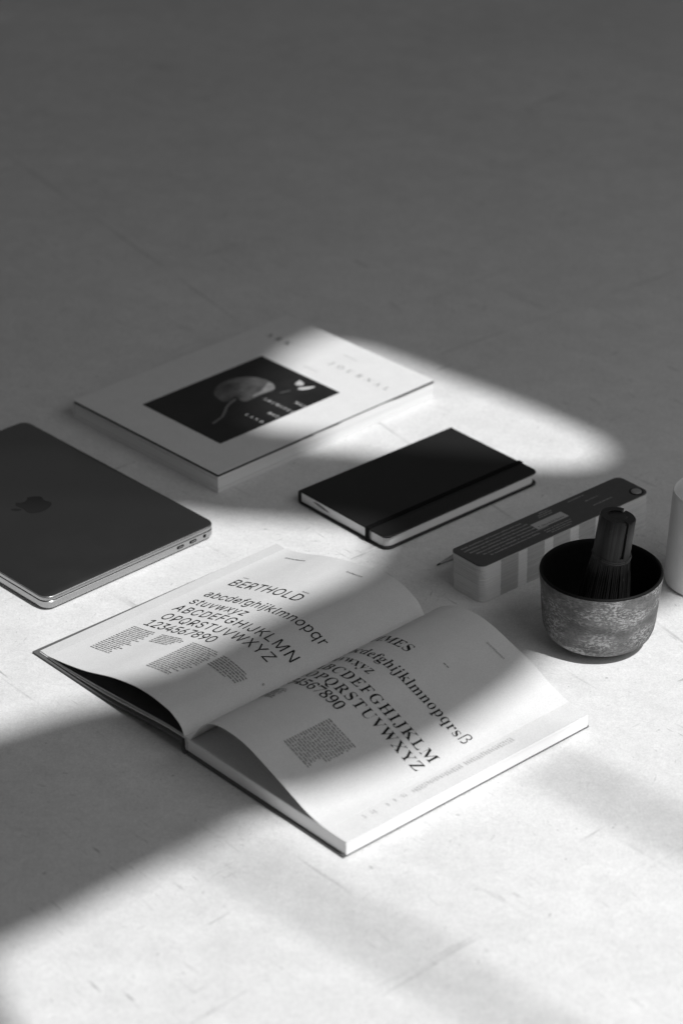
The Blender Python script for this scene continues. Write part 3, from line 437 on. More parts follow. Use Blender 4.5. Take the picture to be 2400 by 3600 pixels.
print_bm = bmesh.new

# ------------------------------------------------------------ setting
bm = bmesh.new(); R = 7.0
stack(bm, [([(-R*1000, -3000), (R*1000, -3000), (R*1000, 11000), (-R*1000, 11000)], -30), ([(-R*1000, -3000), (R*1000, -3000), (R*1000, 11000), (-R*1000, 11000)], 0)])
fl = obj('floor', bm, MF, kind='structure')
# unseen wall added to shape the sunbeam; opening outlines are given as the patches they throw on the floor (mm)
PATCH = [
 [(-27,2765),(-45,2744),(-59,2728),(-71,2706),(-86,2658),(-103,2590),(-105,2552),(-94,2534),(-69,2527),(-20,2522),(7,2514),(59,2502),(147,2487),(197,2480),(236,2477),(256,2482),(270,2493),(278,2510),(277,2528),(267,2549),(243,2576),(218,2601),(192,2625),(166,2649),(134,2675),(105,2699),(77,2724),(49,2748),(20,2768),(-5,2774)],
 [(-620,2400),(-256,2389),(-149,2385),(-131,2377),(-105,2373),(-72,2369),(-40,2364),(-12,2360),(14,2354),(36,2342),(41,2325),(34,2298),(23,2268),(8,2220),(-10,2195),(-25,2182),(-42,2168),(-68,2147),(-100,2116),(-128,2086),(-150,2064),(-172,2044),(-196,2033),(-222,2028),(-253,2013),(-275,1999),(-298,1986),(-389,1930),(-620,1800)],
 [(-150,1480),(-205,1530),(-236,1576),(-251,1606),(-263,1633),(-269,1660),(-268,1680),(-258,1692),(-238,1709),(-211,1730),(-185,1757),(-158,1781),(-129,1807),(-101,1836),(-72,1861),(-45,1866),(-28,1875),(14,1901),(42,1923),(77,1956),(98,1978),(113,1996),(134,2020),(156,2052),(176,2100),(200,2138),(260,2178),(400,2270),(620,2400),(900,1900),(700,1200),(0,900)],
]
WD = 1.6                                           # the wall stands this far from the middle of the floor scene
wn = Vector((math.cos(AZ), math.sin(AZ), 0)); wx = Vector((-wn.y, wn.x, 0)); W0 = C0 + wn*WD
def to_wall(x, y):
    g = Vector((x*MM, y*MM, 0)); d = KEYP-g
    t = (W0-g).dot(wn)/d.dot(wn); p = g+d*t
    return ((p-W0).dot(wx)*1000, p.z*1000)
wall_root_loc = W0
def wall_mesh():
    holes = [[to_wall(*q) for q in P] for P in PATCH]
    outer = [(-1900, 0), (1900, 0), (1900, 4600), (-1900, 4600)]
    rings = [outer]+holes
    fl_ = [q for r in rings for q in r]
    tris = [t for t in tessellate_polygon([[Vector((x, y, 0)) for x, y in r] for r in rings]) if len(set(t)) == 3]
    bm = bmesh.new(); th = 4
    A = [V(bm, x, 0, z) for x, z in fl_]; B = [V(bm, x, th, z) for x, z in fl_]
    for t in tris:
        try: bm.faces.new([A[i] for i in t]); bm.faces.new([B[i] for i in t][::-1])
        except ValueError: pass
    o = 0
    for r in rings:
        n = len(r)
        for i in range(n):
            try: bm.faces.new((A[o+i], A[o+(i+1) % n], B[o+(i+1) % n], B[o+i]))
            except ValueError: pass
        o += n
    return bm
MWALL = mottled(.55, .05, 3, .8, .2, 0, 'gobo_matt')
wl = obj('gobo_wall', wall_mesh(), MWALL, kind='structure')
wl.location = W0; wl.rotation_euler = (0, 0, math.atan2(wx.y, wx.x))
# two slanting unseen rods added outside the wall, thrown as the two faint soft bands in front
def bar_outside(pts, wid, far):
    bm = bmesh.new(); Q = []
    for x, y in pts:
        g_ = Vector((x*MM, y*MM, 0)); d = KEYP-g_; t = (C0+wn*far-g_).dot(wn)/d.dot(wn); Q.append((g_+d*t)*1000)
    tube(bm, Q, wid/2, 8)
    return bm
WINV = (Matrix.Translation(W0) @ Matrix.Rotation(math.atan2(wx.y, wx.x), 4, 'Z')).inverted()
st = obj('shadow_rod', bar_outside([(-125, 1842), (-64, 1790), (-11, 1738), (40, 1695), (99, 1635), (200, 1535), (330, 1410)], 11.5, 2.7), MWALL, wl, True); st.matrix_parent_inverse = WINV
st = obj('shadow_rod', bar_outside([(165, 1955), (213, 1911), (283, 1842), (420, 1710), (560, 1580)], 14, 2.7), MWALL, wl, True); st.matrix_parent_inverse = WINV

# ------------------------------------------------------------ open book
TB = math.radians(42.1)
book = thing('open_book', 'large open type specimen book with two curling leaves of big black alphabets', 'book', (5.2*MM, 1805.7*MM, 0), TB)
NG, HB = 205.0, 285.0
Ln = [(0,9),(4,19),(16,30),(33,34.5),(60,36),(97,30),(147,15.5),(172,10.2),(199,5.8)]
Lf = [(0,14),(9,28),(25,38),(44,43),(80,39.5),(142,25.4),(170,16),(195,10),(199,9.7)]
Rn = [(0,9),(13,28),(23,40),(30,45),(41,49),(52,50.3),(66,50),(80,48),(104,40),(138,27),(155,20.5),(170,17),(181,16.4)]
Rf = [(0,14),(11.5,35),(28,47),(47,53),(66,54),(87,50.6),(106,44.6),(140,33),(155,25.5),(168,20.5),(181,16.6)]
def herm(P, d):
    n = len(P); i = 0
    while i < n-2 and d > P[i+1][0]: i += 1
    def m(k):
        if k == 0: return (P[1][1]-P[0][1])/(P[1][0]-P[0][0])
        if k == n-1: return (P[-1][1]-P[-2][1])/(P[-1][0]-P[-2][0])
        h0, h1 = P[k][0]-P[k-1][0], P[k+1][0]-P[k][0]
        return ((P[k][1]-P[k-1][1])/h0*h1+(P[k+1][1]-P[k][1])/h1*h0)/(h0+h1)
    h = P[i+1][0]-P[i][0]; t = (d-P[i][0])/h
    return (2*t**3-3*t*t+1)*P[i][1]+(t**3-2*t*t+t)*h*m(i)+(-2*t**3+3*t*t)*P[i+1][1]+(t**3-t*t)*h*m(i+1)
class Leaf:
    """a curling leaf: height over the board by distance from the gutter, near and far end blended"""
    def __init__(s, near, far, side):
        s.n, s.f, s.side = near, far, side; s.dmax = near[-1][0]; s.tab = {}
        s.K = 120
        s.zn = [herm(near, s.dmax*i/s.K) for i in range(s.K+1)]; s.zf = [herm(far, s.dmax*i/s.K) for i in range(s.K+1)]
    def z(s, a, d):
        k = min(max(a/284., 0), 1); x = min(max(d/s.dmax*s.K, 0), s.K-1e-6); i = int(x); t = x-i
        g = lambda Z: Z[i]*(1-t)+Z[i+1]*t
        return g(s.zn)*(1-k)+g(s.zf)*k
    def d_of(s, a, arc):
        ka = round(a/4)
        if ka not in s.tab:
            L = [0]; st = s.dmax/400
            for i in range(400): L.append(L[-1]+math.hypot(st, s.z(ka*4, (i+1)*st)-s.z(ka*4, i*st)))
            s.tab[ka] = L
        L = s.tab[ka]; lo, hi = 0, 400
        if arc >= L[-1]: return s.dmax+(arc-L[-1])
        while hi-lo > 1:
            m = (lo+hi)//2
            if L[m] <= arc: lo = m
            else: hi = m
        return (lo+(arc-L[lo])/max(1e-9, L[hi]-L[lo]))*s.dmax/400
    def pos(s, a, d, lift=0.):
        e = .5; dz = (s.z(a, d+e)-s.z(a, d-e))/(2*e) if e < d < s.dmax-e else 0
        l = math.hypot(1, dz); d2 = d-dz/l*lift; z = s.z(a, d)+lift/l
        return (a, NG+d2 if s.side == 'L' else NG-d2, z)
    def mesh(s, a0, a1, thick, dlim=None):
        bm = bmesh.new(); na, nd = 24, 64; T = []; B = []
        for i in range(na+1):
            a = a0+(a1-a0)*i/na
            T.append([V(bm, *s.pos(a, s.dmax*j/nd)) for j in range(nd+1)]); B.append([V(bm, *s.pos(a, s.dmax*j/nd, -thick)) for j in range(nd+1)])
        for i in range(na):
            for j in range(nd):
                bm.faces.new((T[i][j], T[i+1][j], T[i+1][j+1], T[i][j+1])); bm.faces.new((B[i][j+1], B[i+1][j+1], B[i+1][j], B[i][j]))
        for j in range(nd):
            bm.faces.new((T[0][j], T[0][j+1], B[0][j+1], B[0][j])); bm.faces.new((T[na][j+1], T[na][j], B[na][j], B[na][j+1]))
        for i in range(na):
            bm.faces.new((T[i+1][0], T[i][0], B[i][0], B[i+1][0])); bm.faces.new((T[i][nd], T[i+1][nd], B[i+1][nd], B[i][nd]))
        return bm
LL = Leaf(Ln, Lf, 'L'); RL = Leaf(Rn, Rf, 'R')
# right half: board and text block lying flat
obj('cover_board', slab(rrect(-2.5, 287, 1.8, 203, 0), 0, 2.3, .4), MCLOTH, book)
obj('page_block', slab([(0, .8), (284, .8), (284, 204), (0, 204)], 2.9, 12.9), MEDGE, book)
obj('page_block', slab([(-.7, .3), (283.7, .3), (283.7, 204.3), (-.7, 204.3)], 13.1, 15.7), MEDGE, book)
top = obj('page_block', slab([(-.7, .2), (283.5, .2), (283.5, 204.5), (-.7, 204.5)], 15.8, 16.2), MPAGE, book)
# left half: the board rises from the floor to the spine
def sheet(prof_top, thick, a0, a1, tilt, d0, d1):
    bm = bmesh.new(); nd = 40; na = 6; T = []; B = []
    for i in range(na+1):
        a = a0+(a1-a0)*i/na; up_ = tilt*max(0, a)/284
        f = lambda d: herm(prof_top, d)+up_*min(1, max(0, (d-20)/150))
        T.append([V(bm, a, NG+d0+(d1-d0)*j/nd, f(d0+(d1-d0)*j/nd)) for j in range(nd+1)])
        B.append([V(bm, a, NG+d0+(d1-d0)*j/nd, f(d0+(d1-d0)*j/nd)-thick) for j in range(nd+1)])
    for i in range(na):
        for j in range(nd):
            bm.faces.new((T[i][j], T[i+1][j], T[i+1][j+1], T[i][j+1])); bm.faces.new((B[i][j+1], B[i+1][j+1], B[i+1][j], B[i][j]))
    for j in range(nd):
        bm.faces.new((T[0][j], T[0][j+1], B[0][j+1], B[0][j])); bm.faces.new((T[na][j+1], T[na][j], B[na][j], B[na][j+1]))
    for i in range(na):
        bm.faces.new((T[i+1][0], T[i][0], B[i][0], B[i+1][0])); bm.faces.new((T[i][nd], T[i+1][nd], B[i+1][nd], B[i][nd]))
    return bm
obj('cover_board', sheet([(0, 12.6), (22, 12.4), (60, 9.0), (103, 4.9), (148, 2.7), (190, 2.3), (221, 2.4)], 2.2, -3.2, 287.5, .6, 5, 219.5), MCLOTH, book, True)
obj('page_block', sheet([(0, 14.6), (22, 14.0), (60, 10.6), (103, 6.2), (148, 3.9), (190, 3.5), (221, 3.6)], 1.0, 0, 285, 2.2, 1, 213), MEDGE, book, True)
obj('page_block', sheet([(0, 16), (22, 16), (60, 13.2), (103, 9.6), (148, 6.2), (190, 4.3), (208, 4.8), (221, 5.0)], .6, .6, 285.4, 4.2, .5, 212.5), paper(.6, 'endpaper_grey'), book, True)
obj('shade_sheet', sheet([(0, 16.14), (22, 16.14), (60, 13.34), (103, 9.74), (148, 6.34), (190, 4.44), (208, 4.94), (221, 5.14)], .1, 1.2, 284.5, 4.2, 3, 193), mottled(.05, .3, 40, .6, .3, 0, 'sheet_shade'), book, True)  # dark sheet that paints in the deep shade under the left leaf
# spine: rounded cloth strip between the boards
bm = bmesh.new()
prof = [(204.6, 1.0), (206.5, 1.2), (208.6, 3.2), (209.6, 6.5), (209.6, 9.4), (210.5, 11.6), (212, 12.2), (212, 10.6), (211.2, 9.4), (211, 6.2), (209.8, 2.4), (207.4, .2), (204.6, .1)]
ra = [V(bm, -3, y, z) for y, z in prof]; rb = [V(bm, 288, y, z) for y, z in prof]
for i in range(len(prof)): j = (i+1) % len(prof); bm.faces.new((ra[i], ra[j], rb[j], rb[i]))
bm.faces.new(ra); bm.faces.new(rb[::-1])
obj('spine', bm, MCLOTH, book, True)
bm = bmesh.new()
prof = [(204.4, 3.2), (206.4, 3.6), (207.2, 6), (206.8, 10), (207.4, 13), (206.6, 16.5), (204.4, 16.4)]
ra = [V(bm, -.6, y, z) for y, z in prof]; rb = [V(bm, 284, y, z) for y, z in prof]
for i in range(len(prof)): j = (i+1) % len(prof); bm.faces.new((ra[i], ra[j], rb[j], rb[i]))
bm.faces.new(ra); bm.faces.new(rb[::-1])
obj('spine_lining', bm, MPAGE, book, True)
leafL = obj('leaf', LL.mesh(-.4, 285.5, .55), MPAGE, book, True, label='left leaf with a light sans serif alphabet')
leafR = obj('leaf', RL.mesh(-.2, 284.5, .22), MPAGE, book, True, label='right leaf with a serif alphabet')
LIFT = .32
def pl_L(s0): return lambda x, y: LL.pos(y, LL.d_of(y, s0-x+4.9+.8*y/284), LIFT)
def pl_R(s0): return lambda x, y: RL.pos(y, RL.d_of(y, s0+x+4.6+2.6*y/284), LIFT)
bm = bmesh.new(); letters(bm, 'BERTHOLD', 'l', 191.5, 87, 196, 13.6, pl_L(191.5)); obj('heading_text', bm, MINK, leafL)
bm = bmesh.new()
for t, a, s0, s1 in (('abcdefghijklmnopqr', 166.5, 191.5, 19.5), ('stuvwxyz', 148, 191, 107), ('ABCDEFGHIJKLMN', 129.6, 192.5, 17.5), ('OPQRSTUVWXYZ', 110.8, 187.8, 28.5), ('1234567890', 93.2, 190.5, 87.5)):
    letters(bm, t, 'l', s0, s1, a, 12.5, pl_L(s0))
obj('alphabet_text', bm, MINK, leafL)
bm = bmesh.new()
for s0, s1, a0, a1 in ((193, 158, 85, 33), (150, 112, 85, 69), (103, 63, 84.5, 31), (59.5, 23, 84.5, 64)):
    bm = bmesh.new(); a = a0
    while a >= a1:
        f = (a-a1)/(a0-a1); words(bm, 0, s0-s1, a, 1.15, pl_L(s0), rnd.uniform(0, 9)*(1 if rnd.random() < .7 else .2)+(6*(1-f) if f < .25 else 0)); a -= 2.95
    obj('body_text', bm, MGREYINK, leafL)
bm = bmesh.new()
words(bm, 0, 31, 268.5, 1.3, pl_L(190.5)); obj('running_head', bm, MGREYINK, leafL); bm = bmesh.new(); letters(bm, 'Schriftgiesserei', 'l', 97.5, 75, 266, 2.3, pl_L(97.5)); obj('running_head', bm, MGREYINK, leafL)
bm = bmesh.new(); letters(bm, 'Berthold', 'l', 189.5, 180.5, 214.5, 1.9, pl_L(189.5)); obj('caption_text', bm, MGREYINK, leafL); bm = bmesh.new(); letters(bm, 'Berthold', 'l', 99.6, 90.6, 213.2, 2.1, pl_L(99.6)); obj('caption_text', bm, MGREYINK, leafL); bm = bmesh.new(); letters(bm, '42', 'l', 14, 11, 92.5, 2.4, pl_L(14)); obj('page_number', bm, MGREYINK, leafL)
bm = bmesh.new(); letters(bm, 'TIMES', 's', 25, 79.5, 195, 11.3, pl_R(25)); obj('heading_text', bm, MINK, leafR)
bm = bmesh.new()
for t, a, s0, s1 in (('abcdefghijklmnopqrsß', 165.7, 22, 190), ('tuvwxyz', 146.4, 24, 83), ('ABCDEFGHIJKLM', 126.3, 30, 188.5), ('NOPQRSTUVWXYZ', 109, 25, 189.5), ('1234567890', 92.6, 17, 103)):
    letters(bm, t, 's', s0, s1, a, 11.3, pl_R(s0))
obj('alphabet_text', bm, MINK, leafR)
bm = bmesh.new()
a = 79.5
while a >= 30: words(bm, 0, 37, a, 1.2, pl_R(106), rnd.uniform(0, 1.5) if a > 47 else rnd.uniform(1, 10)); a -= 2.9
obj('body_text', bm, MGREYINK, leafR); bm = bmesh.new(); a = 79
while a >= 61: words(bm, 0, 37, a, 1.2, pl_R(20), rnd.uniform(0, 6)); a -= 2.9
obj('body_text', bm, MGREYINK, leafR); bm = bmesh.new(); words(bm, 0, 6.6, 212.5, 1.2, pl_R(107.4)); obj('caption_text', bm, MGREYINK, leafR); bm = bmesh.new(); letters(bm, 'Schriftfamilien', 'l', 108, 131.5, 263.8, 2.4, pl_R(108)); obj('running_head', bm, MGREYINK, leafR)
# line ends of the page below, showing past the right leaf
bm = bmesh.new(); a = 205
pltop = lambda x, y: (y, x, 16.5)
while a > 27:
    gap = 145 < a < 149 or 83 < a < 86.5
    sparse = a < 84
    if not gap and (not sparse or rnd.random() < .45):
        words(bm, 13.2+rnd.uniform(0, 2.5 if a < 145 else 1), 19.6, a, 1.05, pltop)
    a -= 2.9
obj('body_text', bm, MPALEINK, top)

# ------------------------------------------------------------ laptop
t0 = 2.33264; e = Vector((math.cos(t0), math.sin(t0))); g = Vector((math.sin(t0), -math.cos(t0)))
cpos = Vector((-276.05, 2189.43))+152*e+106*g
lap = thing('laptop', 'closed dark grey aluminium laptop with two side ports at the left edge', 'laptop', (cpos.x*MM, cpos.y*MM, 0), t0)
P = rrect(-152, 152, -106, 106, 11, 10)
bm = bmesh.new(); stack(bm, [(inset(P, 8), .8), (inset(P, 3.5), 1.2), (inset(P, 1.2), 2.2), (inset(P, .2), 3.6), (P, 5), (P, 9.6), (inset(P, .3), 9.9)])
lb = obj('base', bm, MALU, lap, True)
bm = bmesh.new(); stack(bm, [(inset(P, .9), 9.8), (inset(P, .9), 10.95)]); obj('lid_gasket', bm, MDARKGAP, lap)
bm = bmesh.new(); stack(bm, [(inset(P, .3), 10.85), (P, 11.15), (P, 14.1), (inset(P, .25), 14.6), (inset(P, .7), 15.0)]); ld_ = obj('lid_rim', bm, MALU, lap, True)
bm = bmesh.new(); stack(bm, [(inset(P, .45), 14.2), (inset(P, .55), 15.15), (inset(P, 1.1), 15.5)]); lid = obj('lid', bm, MLID, lap, True)
# emblem on the lid: a bitten apple with a leaf, its top towards the front edge
def bez(p0, p1, p2, p3, n=10): return [tuple((1-t)**3*a+3*(1-t)**2*t*b+3*(1-t)*t*t*c+t**3*d for a, b, c, d in zip(p0, p1, p2, p3)) for t in [i/n for i in range(n)]]
right = bez((0, 12.2), (3.5, 11.2), (6, 13.4), (9, 13.2)) + bez((9, 13.2), (12, 13), (14.2, 11.6), (15.6, 9.4))
bite = bez((15.6, 9.4), (9.8, 6.2), (9.6, -1.6), (16.6, -5), 12)
low = bez((16.6, -5), (14.6, -10.6), (10.8, -16), (7.6, -16.2)) + bez((7.6, -16.2), (4.6, -16.3), (3.4, -14.4), (0, -14.4))
left = bez((0, -14.4), (-3.4, -14.4), (-4.6, -16.3), (-7.6, -16.2)) + bez((-7.6, -16.2), (-12.6, -15.6), (-16.4, -6), (-16.2, -.4)) + bez((-16.2, -.4), (-16, 8), (-11.4, 13.4), (-6.6, 13.2)) + bez((-6.6, 13.2), (-3.8, 13), (-2.2, 12), (0, 12.2))
apple = right+bite+low+left
lf = bez((.3, 14.2), (.2, 18.4), (3.6, 22), (7.8, 22.3)) + bez((7.8, 22.3), (8.2, 18), (4.6, 14.2), (.3, 14.2))
k = 1.0
obj('emblem', flat([apple, lf], lambda x, y: (x*k, y*k+2, 15.62)), MLOGO, lid)
def slot(bm, y, z, hw, hh):
    Pq = rrect(y-hw, y+hw, z-hh, z+hh, hh*.98, 5)
    a = [V(bm, -152.12, p, q) for p, q in Pq]; bm.faces.new(a)
    b = [V(bm, -151, p, q) for p, q in Pq]
    for i in range(len(Pq)): j = (i+1) % len(Pq); bm.faces.new((a[i], a[j], b[j], b[i]))
for y in (-59.5, -75.5):
    bm = bmesh.new(); slot(bm, y, 6.8, 4.6, 1.6); pt = obj('port', bm, MDARKGAP, lb)
    # metal tongue glinting inside
bm = bmesh.new(); slot(bm, -90.5, 6.9, 1.95, 1.95); obj('audio_jack', bm, MDARKGAP, lb)
MTONG = mat('port_tongue', .3, .4, .6)
for y in (-59.5, -75.5):
    bm = bmesh.new(); Pq = rrect(y-3.4, y+2.2, 6.3, 7.1, .3, 2); bm.faces.new([V(bm, -152.2, p, q) for p, q in Pq]); obj('port_tongue', bm, MTONG, lap)

# ------------------------------------------------------------ notebook
t0 = 2.29555; e = Vector((math.cos(t0), math.sin(t0))); g = Vector((math.sin(t0), -math.cos(t0)))
cpos = Vector((43.42, 2307.07))+65*e+105*g
nb = thing('notebook', 'closed black hardcover notebook held by a black elastic band', 'notebook', (cpos.x*MM, cpos.y*MM, 0), t0)
CP = rrect(-65, 65, -105, 105, 7, 8, (0.8, .8, 8, 8))
obj('cover', slab(CP, 13.0, 15.1, .7), MBLACK, nb, True, label='front cover')
obj('cover', slab(rrect(-65.5, 65, -105.5, 105.5, 7, 8, (.8, .8, 9, 9)), .3, 2.6, .7), MBLACK, nb, True, label='back cover')
obj('page_block', slab(rrect(-62.5, 63, -103.2, 103.2, 6, 8, (0, 0, 9, 9)), 2.5, 13.1), MEDGE2, nb, True)
bm = bmesh.new(); prof = [(62.5, .6), (64.8, .8), (66, 2.6), (66.5, 7.7), (66, 13), (64.6, 15.0), (62.5, 15.05), (62.5, 13), (63.9, 12), (64.3, 7.7), (63.9, 3.4), (62.5, 2.5)]
ra = [V(bm, x, -105, z) for x, z in prof]; rb = [V(bm, x, 105, z) for x, z in prof]
for i in range(len(prof)): j = (i+1) % len(prof); bm.faces.new((ra[i], ra[j], rb[j], rb[i]))
bm.faces.new(ra[::-1]); bm.faces.new(rb)
obj('spine', bm, MBLACK, nb, True)
bm = bmesh.new()
loop_o = [(-105.7, -.0), (-106, 2), (-106, 14), (-105.4, 15.9), (105.4, 15.9), (106, 14), (106, 2), (105.7, 0)]
loop_i = [(-105.2, .25), (-105.3, 2), (-105.3, 14), (-105, 15.15), (105, 15.15), (105.3, 14), (105.3, 2), (105.2, .25)]
x0, x1 = -41, -35.5
q = [[V(bm, x, y, z+.05) for y, z in L] for L in (loop_o, loop_i) for x in (x0, x1)]
n = len(loop_o)
for i in range(n):
    j = (i+1) % n
    bm.faces.new((q[0][i], q[0][j], q[1][j], q[1][i])); bm.faces.new((q[2][j], q[2][i], q[3][i], q[3][j]))
    bm.faces.new((q[0][j], q[0][i], q[2][i], q[2][j])); bm.faces.new((q[1][i], q[1][j], q[3][j], q[3][i]))
obj('elastic_band', bm, MELAST, nb)
bm = bmesh.new()
P = [(46, 9.2), (43, 8.6), (37, 7.4), (30, 6.6), (24, 6.5), (20, 6.9), (24, 8.2), (30, 9.6), (36, 10.6), (41, 10.4)]  # flat dark patch, painted shade of the opening between the pages
bm.faces.new([V(bm, x, 103.35, z) for x, z in P]); obj('page_gap_shade', bm, mat('page_shade', .2, .9), nb, label='dark patch in place of the shade where the pages part')

# ------------------------------------------------------------ magazine
TM = 0.7678
mag = thing('magazine', 'thick white magazine with a dark square picture on its cover', 'magazine', (-124.6*MM, 2424.2*MM, 0), TM)
MX, MY = 311, 230.5
for z0_, z1_, ins in ((1.0, 4.2, .3), (4.6, 9.8, 1.0), (10.1, 14.6, .6), (14.9, 18.7, 1.1)):
    obj('page_block', slab([(ins, ins), (MX-ins, ins*.8), (MX-ins, MY-1), (ins*1.2, MY-1)], z0_, z1_), MEDGE3, mag)
obj('back_cover', slab([(0, 0), (MX, 0), (MX, MY), (0, MY)], .1, .9), MCOVERW, mag)
obj('endpaper', slab([(.1, .1), (112, .1), (118, .5), (131, .3), (137, 1.2), (168, .5), (176, 1.6), (236, 1.6), (258, .1), (MX-.1, .1), (MX-.1, MY-2), (.1, MY-2)], 18.9, 21.3), mat('dark_endpaper', .012, .7, 0, .2), mag)
cov = obj('cover', slab([(0, 0), (MX, 0), (MX, MY), (0, MY)], 21.35, 22, .1), MCOVERW, mag)
bm = bmesh.new(); box(bm, -.2, MX+.2, MY-.9, MY+.3, .1, 21.9); obj('spine', bm, MCOVERW, mag)
on = lambda z: (lambda x, y: (x, y, z))
obj('cover_picture', flat([[(46, 48), (217, 48), (217, 172), (46, 172)]], on(22.12)), mottled(.018, .3, 25, .45, .35, 0, 'picture_print'), cov)
def pod_build(t, b):
    c = coords(t, (9, 14, 9)); f = noise(t, c, 2.6, 4, .6)
    t.links.new(ramp(t, f, ((.32, .05), (.5, .14), (.68, .27))), b.inputs['Base Color'])
def smooth_poly(P, n=4):
    out = []
    for i in range(len(P)):
        p0, p1, p2, p3 = (P[(i+k) % len(P)] for k in (-1, 0, 1, 2))
        for j in range(n):
            t = j/n; out.append(tuple(.5*(2*b+(c-a)*t+(2*a-5*b+4*c-d)*t*t+(3*b-a-3*c+d)*t**3) for a, b, c, d in zip(p0, p1, p2, p3)))
    return out
pod = [(118.4,139.3),(132.4,149.9),(151.8,152.6),(170,145),(179.5,129.3),(179.9,115.3),(175.7,105.7),(168,101),(154.4,101.9),(140.9,101.4),(130.3,101.2),(127.6,108.2),(129.1,114.2),(127.7,118.5),(117.8,113.2),(112.2,117),(113.7,128.9)]
obj('picture_pod', flat([smooth_poly(pod)], on(22.24)), mat('pod_print', .1, .5, 0, .3, pod_build), cov)
hl = [(174.5,104.5),(179.3,114.5),(177.5,119),(168,113.5),(156,108),(146,107),(142,103.2),(154,103.4),(168,102.3)]
obj('picture_pod', flat([smooth_poly(hl)], on(22.32)), mottled(.3, .35, 90, .5, .3, 0, 'pod_light'), cov, label='pale lit edge of the pod in the cover picture')
def ribbon(pts, wd):
    L = []; Rr = []
    for i, p in enumerate(pts):
        d = (Vector(pts[min(i+1, len(pts)-1)])-Vector(pts[max(i-1, 0)])).normalized(); s = Vector((-d.y, d.x))*wd/2
        L.append(tuple(Vector(p)+s)); Rr.append(tuple(Vector(p)-s))
    return L+Rr[::-1]
stem = [(126, 113.5), (119, 111), (110.7, 108.1), (104, 104), (98.4, 99.4), (93, 95.5), (87.9, 92), (79, 89.5), (70.3, 87.2)]
obj('picture_stem', flat([ribbon(stem, 3)], on(22.24)), mat('stem_print', .17, .5), cov)
obj('picture_stem', flat([ribbon([(169.9, 91.6), (181.7, 87.9)], 2.2)], on(22.24)), mat('dash_print', .09, .5), cov)
petal = [(195.9,96),(201,98.4),(206.2,99.2),(205,93),(202.9,88.8),(198.9,87.6),(195,92.5)]
wing = [(189.2,84.6),(192.6,86.6),(199,83),(207.4,77.4),(205.5,75.6),(198,76.9),(192,80)]
obj('picture_petal', flat([petal], on(22.24)), mat('petal_print', .5, .5), cov)
obj('picture_petal', flat([wing], on(22.24)), mat('wing_print', .6, .5), cov)
bm = bmesh.new()
plm = lambda y0: (lambda x, y: (y, y0-x, 22.24))
for t, x, y0, y1 in (('ARCHITEC', 146.5, 93.5, 46.5), ('MEI', 164.5, 64.5, 49), ('REF', 127.8, 66, 50.5), ('LAND', 108, 79.5, 53)):
    letters(bm, t, 's', y0, y1, x, 4.4, plm(y0))
obj('picture_text', bm, mat('white_print', .7, .5), cov)
bm = bmesh.new(); plm2 = lambda y0: (lambda x, y: (y, y0-x, 22.12))
letters(bm, 'ARK', 's', 208, 171.5, 256, 7.6, plm2(208)); obj('title_text', bm, MINK, cov)
bm = bmesh.new(); letters(bm, 'JOURNAL', 's', 108, 17, 256, 7.6, plm2(108)); obj('title_text', bm, mat('grey_foil', .3, .5), cov)
bm = bmesh.new(); words(bm, 0, 22, 233, 1.2, plm2(122)); obj('small_print', bm, MPALEINK, cov); bm = bmesh.new(); words(bm, 0, 22, 283, 1.2, plm2(112)); obj('small_print', bm, MPALEINK, cov)

# ------------------------------------------------------------ colour fan deck
TD = math.radians(40.8)
deck = thing('colour_fan_deck', 'thick closed fan deck of colour cards with a dark printed cover and a metal rivet', 'colour swatches', (131*MM, 2208*MM, 0), TD)
DX, DW, DH = 226, 42, 41.5
DP = rrect(0, DX, 0, DW, 6, 6, (7, 7, 5, 7))
def cards_build(t, b):
    c = N(t, 'ShaderNodeTexCoord'); sx = N(t, 'ShaderNodeSeparateXYZ'); t.links.new(c.outputs['Object'], sx.inputs[0])
    x = math_(t, 'SUBTRACT', sx.outputs[0], .0255)
    lay = noise(t, coords(t, (.5, .5, 1900)), 1, 2, .5)
    x = math_(t, 'ADD', x, math_(t, 'MULTIPLY', math_(t, 'SUBTRACT', lay, .5), .004))
    fr = math_(t, 'FRACT', math_(t, 'DIVIDE', x, .0345))
    on_ = math_(t, 'MULTIPLY', math_(t, 'LESS_THAN', fr, .66), math_(t, 'GREATER_THAN', x, 0.0))
    on_ = math_(t, 'MULTIPLY', on_, math_(t, 'LESS_THAN', x, .165))
    on_ = math_(t, 'MULTIPLY', on_, math_(t, 'LESS_THAN', sx.outputs[1], .012))
    shade = noise(t, coords(t, (8, .5, 900), loc=(3, 0, 1)), 1, 4, .8)
    ink = ramp(t, shade, ((.3, .38), (.7, .6)))
    white = mul(t, .82, ramp(t, noise(t, coords(t, (2, 2, 1500)), 1, 2), ((.3, .8), (.7, 1.1))))
    t.links.new(mixc(t, on_, white, ink), b.inputs['Base Color'])
MCARD = mat('swatch_cards', .6, .7, 0, .2, cards_build)
bm = bmesh.new(); z = .6; kk = 0
while z < DH-2.2:
    th = .92; jx, jy = rnd.uniform(-.35, .35), rnd.uniform(-.3, .3)
    lean = 2.2*(1-z/DH)
    if kk in (9, 25): z += .35
    stack(bm, [([(x+jx+lean*.6, y+jy-lean*.3+ (1.0 if kk < 10 else 0)*0) for x, y in DP], z), ([(x+jx+lean*.6, y+jy-lean*.3) for x, y in DP], z+th)])
    z += th+.10; kk += 1
obj('card_stack', bm, MCARD, deck, kind='stuff')
obj('base_card', slab([(x+1.2, y) for x, y in DP], 0.0, .5), MCARD, deck)
MDC = mottled(.07, .08, 200, .5, .4, 0, 'cover_card')
def deckcov_build(t, b):
    pass
